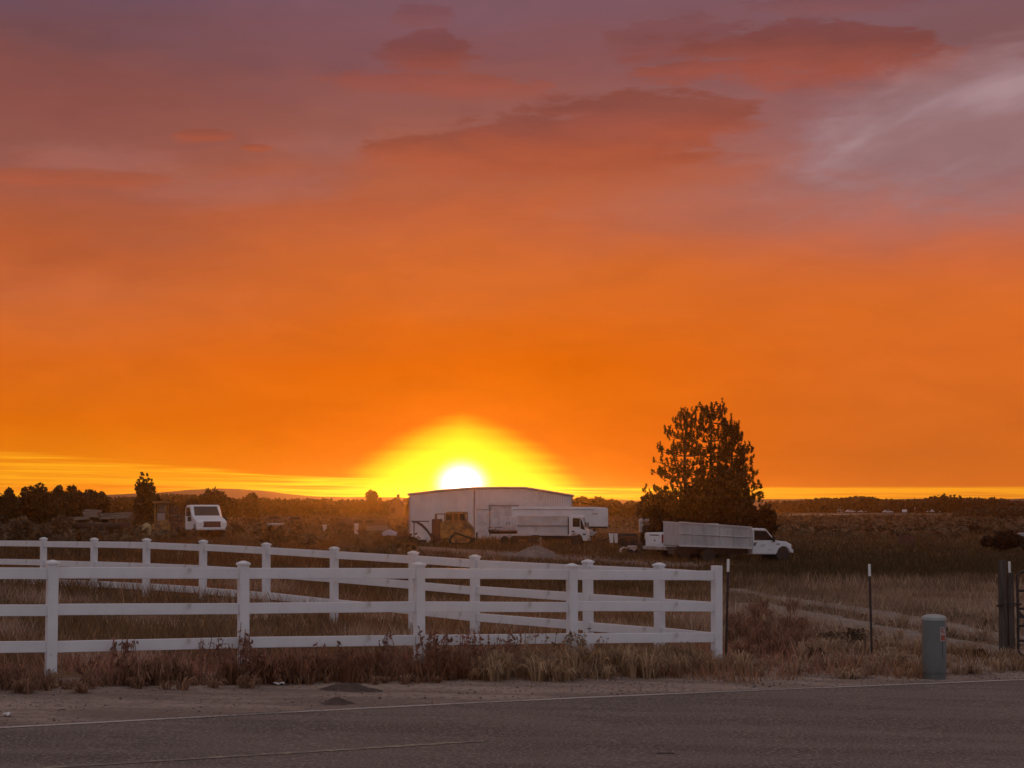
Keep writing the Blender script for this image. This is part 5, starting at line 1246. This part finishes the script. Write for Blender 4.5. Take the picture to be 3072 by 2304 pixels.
pine('middle pine with the tallest top and a bare visible trunk', 2136, 1209, mm([(1200, 20), (1230, 44), (1280, 56), (1330, 60), (1400, 52), (1500, 50)]), mm([(1200, 22), (1225, 50), (1270, 60), (1320, 60), (1400, 60), (1500, 60)]), 118.5, 6, 18, 7, 1.1, .30)
pine('right lower pine with the densest darkest crown of the three', 2198, 1264, mm([(1255, 14), (1290, 34), (1330, 46), (1400, 60), (1500, 70)]), mm([(1255, 12), (1285, 24), (1325, 30), (1345, 60), (1390, 70), (1430, 66), (1460, 86), (1500, 96)]), 116.0, 9, 21, 9, 1.5, .20)
for i, (px, tp, w, Y, lb_) in enumerate([(2010, 1474, 185, 113.5, 'spreading dark shrub under the left open pine'), (2085, 1446, 190, 114.5, 'dark mounded shrub between the left and middle pines'), (2170, 1408, 220, 115.0, 'tallest dark domed shrub under the middle and right pines'), (2238, 1452, 150, 114.0, 'dark shrub sloping down under the right pine'), (2285, 1512, 96, 113.0, 'lowest dark shrub at the right foot of the pines')]):
    tree('evergreen_shrub', lb_, px, tp, w, Y, 120 + i, 5200 if w > 150 else 2600, 0.22, (0.015, 0.013, 0.006), (0.024, 0.017, 0.008), 'shrub', 'dense shrubs under the pines', 16, 3, 0.0, None, True, 0.95, .35)

# ------------------------------------------------------------------ grass
def seg_dist(X, Y, line):
    line = np.asarray(line, float); D = np.full(X.shape, 1e9)
    for a_, b_ in zip(line[:-1], line[1:]):
        v = b_ - a_; t = np.clip(((X - a_[0]) * v[0] + (Y - a_[1]) * v[1]) / (v @ v), 0, 1)
        D = np.minimum(D, np.hypot(X - a_[0] - t * v[0], Y - a_[1] - t * v[1]))
    return D
def lump(X, Y, s, ph=0.0):
    return (np.sin(X * s + ph) * np.sin(Y * s * .83 + 1.7 * ph) + .6 * np.sin(X * s * 2.1 + Y * s * 1.3 + ph) + .4 * np.sin(X * s * 3.7 - Y * s * 2.9 + ph * 2)) / 2
SHO = dense(np.array([hit(*p) for p in [(-500, 2075), (-200, 2068), (0, 2064), (160, 2060), (500, 2050), (760, 2046), (900, 2050), (1500, 2032), (2000, 2042), (2250, 2064), (2450, 2036), (2750, 2046), (2900, 2030), (3072, 2022), (3400, 2008)]]), 0.3)
def shoulder_y(X): return np.interp(X, SHO[:, 0], SHO[:, 1])
def blades(X, Y, h, w, lean, rs, two=False):
    n = len(X); Z = G(X, Y) - .01
    a_ = rs.uniform(0, 6.283, n); la = rs.uniform(0, 6.283, n)
    wx, wy = np.cos(a_) * w / 2, np.sin(a_) * w / 2
    lx_, ly_ = np.cos(la) * lean * h, np.sin(la) * lean * h
    b0 = np.stack([X - wx, Y - wy, Z], 1); b1 = np.stack([X + wx, Y + wy, Z], 1)
    if not two:
        return np.stack([b0, b1, np.stack([X + lx_, Y + ly_, Z + h], 1)], 1).reshape(-1, 3), 3
    mx, my = X + lx_ * .28, Y + ly_ * .28
    m0 = np.stack([mx - wx * .8, my - wy * .8, Z + h * .62], 1); m1 = np.stack([mx + wx * .8, my + wy * .8, Z + h * .62], 1)
    t0 = np.stack([X + lx_ - wx * .15, Y + ly_ - wy * .15, Z + h], 1); t1 = np.stack([X + lx_ + wx * .15, Y + ly_ + wy * .15, Z + h], 1)
    return np.stack([b0, b1, m1, m0, m0, m1, t1, t0], 1).reshape(-1, 3), 4
TAN = np.array([0.50, 0.345, 0.22]); BROWN = np.array([0.135, 0.072, 0.030]); DKG = np.array([0.060, 0.046, 0.018]); RED = np.array([0.30, 0.145, 0.085])
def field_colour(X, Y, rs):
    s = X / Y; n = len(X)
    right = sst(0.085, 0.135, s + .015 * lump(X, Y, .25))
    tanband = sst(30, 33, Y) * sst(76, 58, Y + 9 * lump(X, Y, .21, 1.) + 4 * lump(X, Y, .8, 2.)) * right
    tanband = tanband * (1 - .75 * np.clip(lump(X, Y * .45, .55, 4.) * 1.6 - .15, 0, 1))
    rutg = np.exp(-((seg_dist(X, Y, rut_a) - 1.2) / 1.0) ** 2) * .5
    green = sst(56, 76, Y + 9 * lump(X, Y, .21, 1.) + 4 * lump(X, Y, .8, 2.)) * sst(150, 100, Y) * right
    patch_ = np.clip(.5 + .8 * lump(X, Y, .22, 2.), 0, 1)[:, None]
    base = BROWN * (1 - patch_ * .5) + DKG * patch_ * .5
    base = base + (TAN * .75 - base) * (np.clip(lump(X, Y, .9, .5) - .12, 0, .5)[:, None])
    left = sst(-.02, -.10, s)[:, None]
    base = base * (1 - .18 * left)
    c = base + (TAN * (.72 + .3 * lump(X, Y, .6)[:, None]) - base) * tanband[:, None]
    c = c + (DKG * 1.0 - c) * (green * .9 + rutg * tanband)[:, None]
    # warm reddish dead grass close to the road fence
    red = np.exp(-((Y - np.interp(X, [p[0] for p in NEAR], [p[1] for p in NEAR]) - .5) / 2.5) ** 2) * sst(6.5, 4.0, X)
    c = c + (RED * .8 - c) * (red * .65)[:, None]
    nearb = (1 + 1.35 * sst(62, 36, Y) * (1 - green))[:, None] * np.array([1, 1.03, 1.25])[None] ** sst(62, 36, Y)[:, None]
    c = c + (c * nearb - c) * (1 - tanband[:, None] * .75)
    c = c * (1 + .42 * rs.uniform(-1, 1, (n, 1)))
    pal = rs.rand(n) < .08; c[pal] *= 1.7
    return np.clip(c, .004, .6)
def scatter(n, y0, y1, rs, pw=1.0, wide=.42):
    Y = (y0 ** pw + (y1 ** pw - y0 ** pw) * rs.rand(n)) ** (1 / pw); X = rs.uniform(-wide, wide, n) * Y; return X, Y
def keep_mask(X, Y, rs):
    k = Y > shoulder_y(X) + .25 + .2 * lump(X, Y, 3.)
    for ln, w in ((rut_a, .36), (rut_b, .42)):
        k &= seg_dist(X, Y, ln) > w * (.75 + .55 * rs.rand(len(X)))
    dy_ = Y - np.interp(X, [p[0] for p in yl], [p[1] for p in yl])
    inyard = (X > yl[0][0] - 1.5) & (X < yl[-1][0]) & (dy_ > -4.0) & (dy_ < 3.0)
    k &= ~(inyard & (rs.rand(len(X)) < .93))
    return k
rs = np.random.RandomState(31)
X, Y = scatter(185000, 24, 60, rs, 1.2); k = keep_mask(X, Y, rs)
dens = np.clip(.75 + .6 * lump(X, Y, .8, 3.), .15, 1); k &= rs.rand(len(X)) < dens
X, Y = X[k], Y[k]
h = rs.uniform(.10, .34, len(X)) * (1 + .5 * np.clip(lump(X, Y, .7, 1.), -.6, 1)); tall = rs.rand(len(X)) < .03; h[tall] *= 1.7
near_r = (X > 3.2) & (Y < 34); h[near_r] *= .75; h *= np.where((X > 3.2) & (Y >= 34), .8, 1.)
ffl = np.array([(p[0], p[1]) for p in FAR]); fdist = seg_dist(X, Y, ffl); hi_ = (fdist < .9) & (X < -3.5); h[hi_] = np.maximum(h[hi_], rs.uniform(.22, .55, hi_.sum()))
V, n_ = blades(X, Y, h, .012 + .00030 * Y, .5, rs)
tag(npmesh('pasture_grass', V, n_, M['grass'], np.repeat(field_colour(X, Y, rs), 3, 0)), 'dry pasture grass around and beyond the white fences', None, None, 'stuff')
X, Y = scatter(180000, 56, 175, rs, 1.4); k = keep_mask(X, Y, rs); X, Y = X[k], Y[k]
inb = (X > -9) & (X < 6) & (Y > 150.5); X, Y = X[~inb], Y[~inb]
h = rs.uniform(.16, .42, len(X)) * (1 + .6 * np.clip(lump(X, Y, .30, 1.), -.6, 1))
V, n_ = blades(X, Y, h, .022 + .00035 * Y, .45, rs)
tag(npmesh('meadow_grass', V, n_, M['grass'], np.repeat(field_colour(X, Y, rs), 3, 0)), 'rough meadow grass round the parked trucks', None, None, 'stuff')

# tall dead weeds along the roadside fence: dense at the foot, hanging seed heads above
nx_ = np.array([p[0] for p in NEAR]); ny_ = np.array([p[1] for p in NEAR])
fd = np.array([NEAR[-1][0] - NEAR[0][0], NEAR[-1][1] - NEAR[0][1]]); FL = np.linalg.norm(fd); fd /= FL; fn = np.array([fd[1], -fd[0]])
def fence_xy(u, d): return NEAR[0][0] + fd[0] * u + fn[0] * d, NEAR[0][1] + fd[1] * u + fn[1] * d
def u_of(px):      # distance along the fence of a photograph column
    s = 109 - .00903 * (px - 158); Yf = F * RS / s; return math.hypot(xat(px, Yf, 1900) - NEAR[0][0], Yf - NEAR[0][1])
PXS = [-300, 0, 120, 200, 330, 430, 520, 560, 640, 700, 1000, 1300, 1380, 1600, 1715, 1900, 2050, 2140, 2200]
HGT = [.38, .38, .34, .14, .26, .34, .26, .30, .14, .32, .38, .40, .42, .44, .34, .44, .44, .26, .30]
DEN = [.5, .5, .45, .12, .3, .42, .3, .5, .10, .6, .75, .75, .8, .85, .7, .85, .85, .6, .5]
FWD = [.35, .35, .35, .1, .25, .35, .25, .4, .1, .5, .55, .55, .8, .85, .85, .75, .55, .35, .3]
UU = np.array([u_of(p) for p in PXS])
rs = np.random.RandomState(77)
n = 26000
u = rs.uniform(UU[0], UU[-1], n); fw = np.interp(u, UU, FWD); d = rs.uniform(-.75, 1, n) * fw * (1 + .45 * np.sin(u * 5.1) * np.sin(u * 2.3 + 1) + .25 * rs.uniform(-1, 1, n)) - .05
k = rs.rand(n) < np.interp(u, UU, DEN) * (1 - .45 * np.clip(lump(u * 3, d * 3, 1.2), -1, 1)); u, d = u[k], d[k]
X, Y = fence_xy(u, d); hh = .80 * np.interp(u, UU, HGT) * rs.uniform(.3, 1.2, len(u)) * (1 - .35 * np.clip(d, 0, 1))
V, n_ = blades(X, Y, hh, .013, .55, rs, True)
tanf = sst(u_of(1340), u_of(1480), u)[:, None]
c = np.array([.34, .19, .12]) * (1 - tanf) + np.array([.42, .28, .17]) * tanf
dk = (rs.rand(len(u)) < .35)[:, None]; c = np.where(dk, c * .55, c) * (1 + .4 * rs.uniform(-1, 1, (len(u), 1)))
tag(npmesh('fence_weeds', V, 4, M['grass'], np.repeat(np.clip(c, .004, .6), 8, 0)), 'tall dead weeds growing along the foot of the roadside fence', None, None, 'stuff')
# leafy seed stalks that cross the lower rail
def stalks(name, label, spots, rs, hmul=1.0):
    V = []; C = []
    for (px, dpos, hgt, cnt, colr) in spots:
        for _ in range(max(2, int(cnt * .62))):
            uu = u_of(px + rs.uniform(-26, 26)); dd = dpos + rs.uniform(-.12, .12); X0, Y0 = fence_xy(uu, dd); Z0 = g(X0, Y0)
            H = hgt * rs.uniform(.7, 1.08); la = rs.uniform(0, 6.28); ln = rs.uniform(.02, .16)
            P = np.array([[X0, Y0, Z0], [X0 + math.cos(la) * ln * .4, Y0 + math.sin(la) * ln * .4, Z0 + H * .6], [X0 + math.cos(la) * ln, Y0 + math.sin(la) * ln, Z0 + H]])
            w = np.array([.004, .003, 0])
            for a_, b_ in ((0, 1), (1, 2)): V.extend([P[a_] - w, P[a_] + w, P[b_] + w, P[b_] - w])
            m_ = rs.randint(6, 13); f = rs.uniform(.45, 1.0, m_)
            Cn = P[0] + (P[2] - P[0]) * f[:, None] + rs.randn(m_, 3) * .028
            V.extend(list(leaf_quads(Cn, .040, rs, 1.8))); q = (2 + m_) * 4
            C.append(np.repeat(np.array(colr)[None] * (1 + .35 * rs.uniform(-1, 1)), q, 0))
    tag(npmesh(name, np.array(V), 4, M['grass'], np.clip(np.concatenate(C), .004, .6)), label, None, None, 'stuff')
DR = (.27, .135, .095); DT = (.30, .20, .12)
stalks('seed_stalks', 'branching dry seed stalks rising in front of the lower fence rail', [
    (285, .16, .46, 3, DR), (330, .18, .60, 10, DR), (365, .16, .62, 8, DR), (395, .16, .55, 5, DR), (262, .2, .44, 3, DR), (590, .18, .60, 7, DR), (612, .22, .55, 5, DR), (690, .2, .68, 6, DR), (724, .22, .72, 14, DR), (722, .3, .5, 14, DR),
    (930, .2, .52, 5, DR), (1010, .16, .54, 5, DR), (1135, .25, .66, 9, DR), (1160, .25, .58, 6, DR), (1230, .25, .56, 9, DR), (1268, .28, .72, 22, DR), (1310, .3, .62, 14, DR), (1350, .25, .62, 10, DR), (1400, .25, .64, 12, DR), (1440, .25, .62, 10, DR), (1500, .3, .68, 16, DR),
    (1520, .3, .60, 10, DT), (1580, .2, .58, 6, DT), (1640, .2, .60, 6, DT), (1680, .2, .62, 8, DT), (1715, .25, .52, 12, DT), (1750, .2, .58, 5, DT), (1800, .2, .50, 5, DT), (150, .16, .22, 5, DT), (20, .16, .34, 5, DR)], np.random.RandomState(5))
# drooping pale grass tussocks at the right half of the fence and beyond its end
def tussocks(name, label, spots, seed):
    rs = np.random.RandomState(seed); V = []; C = []
    for (x, y, r_, hgt, cnt, colr) in spots:
        z = g(x, y)
        for _ in range(cnt):
            a_ = rs.uniform(0, 6.283); q = r_ * math.sqrt(rs.rand()) * .35; bx, by = x + q * math.cos(a_), y + q * math.sin(a_)
            H = hgt * rs.uniform(.55, 1.1); out = r_ * rs.uniform(.25, 1.0); w = rs.uniform(.006, .013)
            ca, sa = math.cos(a_), math.sin(a_); wx, wy = -sa * w, ca * w
            pts = [(bx, by, z - .01), (bx + ca * out * .3, by + sa * out * .3, z + H * .75), (bx + ca * out * .75, by + sa * out * .75, z + H), (bx + ca * out * 1.15, by + sa * out * 1.15, z + H * rs.uniform(.45, .95))]
            for i in range(3):
                p, t = pts[i], pts[i + 1]; w0 = (1, .9, .7, .2)[i]; w1 = (1, .9, .7, .2)[i + 1]
                V += [(p[0] - wx * w0, p[1] - wy * w0, p[2]), (p[0] + wx * w0, p[1] + wy * w0, p[2]), (t[0] + wx * w1, t[1] + wy * w1, t[2]), (t[0] - wx * w1, t[1] - wy * w1, t[2])]
            C.append(np.repeat(np.array(colr)[None] * (1 + .45 * rs.uniform(-1, 1)), 12, 0))
    tag(npmesh(name, np.array(V), 4, M['grass'], np.clip(np.concatenate(C), .004, .6)), label, None, None, 'stuff')
sp_ = []
r2 = random.Random(9)
PT = (.46, .31, .19)
for i in range(62):
    px = r2.uniform(1385, 2150); x, y = fence_xy(u_of(px), r2.uniform(.05, 1.0)); sp_.append((x, y, r2.uniform(.12, .30), r2.uniform(.16, .40), 60, PT))
for i in range(26):
    px = r2.uniform(660, 1380); x, y = fence_xy(u_of(px), r2.uniform(-.1, .55)); sp_.append((x, y, r2.uniform(.14, .26), r2.uniform(.20, .40), 60, (.24, .115, .068)))
for i in range(40):
    px = r2.uniform(-60, 1350); x, y = fence_xy(u_of(px), r2.uniform(.25, .85)); sp_.append((x, y, r2.uniform(.08, .20), r2.uniform(.06, .18), 26, (.30, .17, .105)))
for i in range(10):
    px = r2.uniform(380, 560); x, y = fence_xy(u_of(px), r2.uniform(-.1, .35)); sp_.append((x, y, r2.uniform(.12, .2), r2.uniform(.2, .40), 50, (.34, .19, .12)))
tussocks('grass_tussocks', 'drooping pale grass tussocks along the right half of the roadside fence', sp_, 3)
sp_ = []
for i in range(150):
    px, py = r2.uniform(2190, 3072), r2.uniform(1880, 2045)
    x, y = hit(px, py)
    if y < shoulder_y(np.array([x]))[0] or min(seg_dist(np.array([x]), np.array([y]), rut_a)[0], seg_dist(np.array([x]), np.array([y]), rut_b)[0]) < .55: continue
    redz = px < 2420 and py < 2000
    sp_.append((x, y, r2.uniform(.15, .34), r2.uniform(.10, .26) * (1.5 if redz else 1), 42, (.27, .14, .085) if redz and r2.random() < .7 else (.40, .275, .175)))
for i in range(40):
    px, py = r2.uniform(2185, 2390), r2.uniform(1830, 2000); x, y = hit(px, py); sp_.append((x, y, r2.uniform(.12, .25), r2.uniform(.22, .42), 40, (.27, .145, .09)))
tussocks('roadside_tussocks', 'low dead grass tussocks between the white fence end and the gate', sp_, 4)

rs = np.random.RandomState(91)
n = 5200; X = rs.uniform(-9, 11, n); ey = np.interp(X, EDGE[:, 0], EDGE[:, 1]); sy = shoulder_y(X)
Y = ey + .05 + (sy - ey + .5) * rs.rand(n) ** .8; k = lump(X, Y, 1.3, .7) + rs.uniform(-.6, .6, n) > -.15; X, Y = X[k], Y[k]; n = len(X)
sz = rs.uniform(.005, .014, n) * (1 + (rs.rand(n) < .05) * .9)
C0 = np.stack([X, Y, G(X, Y) + .012 + sz * .3], 1)
P8 = np.array([[1, 0, 0], [0, 1, 0], [-1, 0, 0], [0, -1, 0], [0, 0, .8], [0, 0, -.6]])
tri = np.array([[0, 1, 4], [1, 2, 4], [2, 3, 4], [3, 0, 4], [1, 0, 5], [2, 1, 5], [3, 2, 5], [0, 3, 5]]).ravel()
Vp = C0[:, None, :] + P8[None] * sz[:, None, None] * rs.uniform(.6, 1.4, (n, 6, 1))
cp_ = np.array([.30, .23, .19])[None] * rs.uniform(.4, 1.7, (n, 1))
tag(npmesh('shoulder_pebbles', Vp[:, tri].reshape(-1, 3), 3, M['leaf'], np.repeat(cp_, 24, 0)), 'loose pebbles strewn over the gravel shoulder', None, None, 'stuff')

# single shrubs that stand out
def shrub(label, px, py, wpx, top_py, seed, col, n=700, leaf=.05, cat='shrub', name='dry_shrub', Y=None):
    if Y is None: x, Y = hit(px, py)
    else: x = xat(px, Y)
    W = wpx / F * Y / 2; z = g(x, Y); H = max(.12, float(at(px, top_py, Y)[2]) - z); rs = np.random.RandomState(seed)
    t = thing(name, label, cat, (x, Y, z))
    L = [(rs.uniform(-.6, .6) * W, rs.uniform(-.6, .6) * W, H * rs.uniform(.3, .7), W * rs.uniform(.3, .5), W * rs.uniform(.3, .5), H * rs.uniform(.25, .36)) for _ in range(9)]
    npmesh('foliage', leaf_quads(crown_points(rs, L, n, .35), leaf, rs, 2.0), 4, M['leaf'], percol(n, 4, col, rs, .45), t)
    b_ = MB()
    for l_ in L[:6]: b_.tube([(0, 0, -.05), (l_[0] * .5, l_[1] * .5, l_[2] * .6), (l_[0], l_[1], l_[2])], [.016 * max(1, W), .010 * max(1, W), .004], 5)
    b_.build('stems', M['bark'], t)
    return t
shrub('low dark green weed shrub below the fence between second and third posts', 985, 2030, 210, 1962, 1, (.07, .04, .02), 900, .035)
shrub('dark dry shrub left of the lone white tipped post', 2434, 1985, 90, 1938, 2, (.075, .045, .026), 600, .04)
shrub('dark weed clump just left of the utility pedestal', 2708, 2000, 80, 1966, 3, (.07, .045, .025), 500, .035)
shrub('small round dark weed clump between the pedestal and gate post', 2937, 1972, 36, 1946, 4, (.03, .02, .012), 350, .035)
shrub('dead tangled shrub with pale heads near the lower wheel rut', 2520, 1935, 130, 1890, 5, (.17, .11, .065), 700, .035)
shrub('greyish dry shrub directly behind the lone white tipped post', 2560, 1940, 90, 1880, 6, (.12, .075, .045), 500, .035)
shrub('large pale sagebrush in front of the left trees', 58, 1612, 92, 1534, 7, (.15, .105, .062), 1500, .13, Y=98)
shrub('pale brush clump at the left end of the plank trailer', 186, 1585, 70, 1537, 8, (.16, .10, .06), 1100, .12, Y=118)
shrub('broad dark thicket at the right edge beside the water tank', 3000, 1652, 128, 1596, 9, (.022, .016, .010), 2600, .15, Y=121, name='dark_shrub')
shrub('small dark round bush in the sagebrush of the right field', 2925, 1592, 34, 1572, 10, (.03, .024, .014), 500, .14, Y=185, name='dark_shrub')
shrub('dark bush at the grass edge just left of the white truck cab', 560, 1630, 60, 1588, 11, (.06, .04, .018), 700, .10, Y=110)

# sagebrush plain
rs = np.random.RandomState(55)
X, Y = scatter(6300, 88, 430, rs, 1.1); s = X / Y
keep = ((s < -.055) & (Y > 96)) | ((s > .055) & (s < .15) & (Y > 175)) | ((s >= .15) & (Y > 150)) | ((np.abs(s) <= .055) & (Y > 185))
keep &= ~((X > -9.5) & (X < 6) & (Y > 149) & (Y < 178)); keep &= ~((s > .15) & (Y > 380))
X, Y = X[keep], Y[keep]; n = len(X); hS = rs.uniform(.35, 1.0, n) * (1 - .3 * (X / Y > .1)); wS = hS * rs.uniform(.8, 1.4, n); m_ = 26
cx_s = np.repeat(X, m_); cy_s = np.repeat(Y, m_)
D = rs.randn(n * m_, 3); D /= np.linalg.norm(D, axis=1)[:, None]; D[:, 2] = np.abs(D[:, 2])
rad = rs.uniform(.5, 1.05, n * m_)
P = np.stack([cx_s + D[:, 0] * rad * np.repeat(wS, m_), cy_s + D[:, 1] * rad * np.repeat(wS, m_), G(cx_s, cy_s) + D[:, 2] * rad * np.repeat(hS, m_)], 1)
cc = np.array([.125, .088, .05])[None] * (1 + .5 * rs.uniform(-1, 1, (n, 1))); dkm = rs.rand(n) < .3; cc[dkm] *= .45
tag(npmesh('sagebrush', leaf_quads(P, .26, rs, 1.5), 4, M['leaf'], np.repeat(np.clip(cc, .004, .5), m_ * 4, 0)), 'sagebrush covering the plain beyond the yard', None, None, 'stuff')

# ================================================================== HAZE
hm = bpy.data.materials.new('haze'); hm.use_nodes = True; ht = hm.node_tree
for n_ in list(ht.nodes): ht.nodes.remove(n_)
pv = ht.nodes.new('ShaderNodeVolumePrincipled'); ho = ht.nodes.new('ShaderNodeOutputMaterial')
pv.inputs['Color'].default_value = (1.0, 0.82, 0.62, 1); pv.inputs['Density'].default_value = HAZE = 0.00014; pv.inputs['Anisotropy'].default_value = 0.90
ht.links.new(pv.outputs[0], ho.inputs['Volume'])
hz = MB().box((0, 650, 2.6), (2600, 2100, 14.2)).build('haze', hm); tag(hz, 'thin warm evening haze over the plain', None, None, 'stuff')
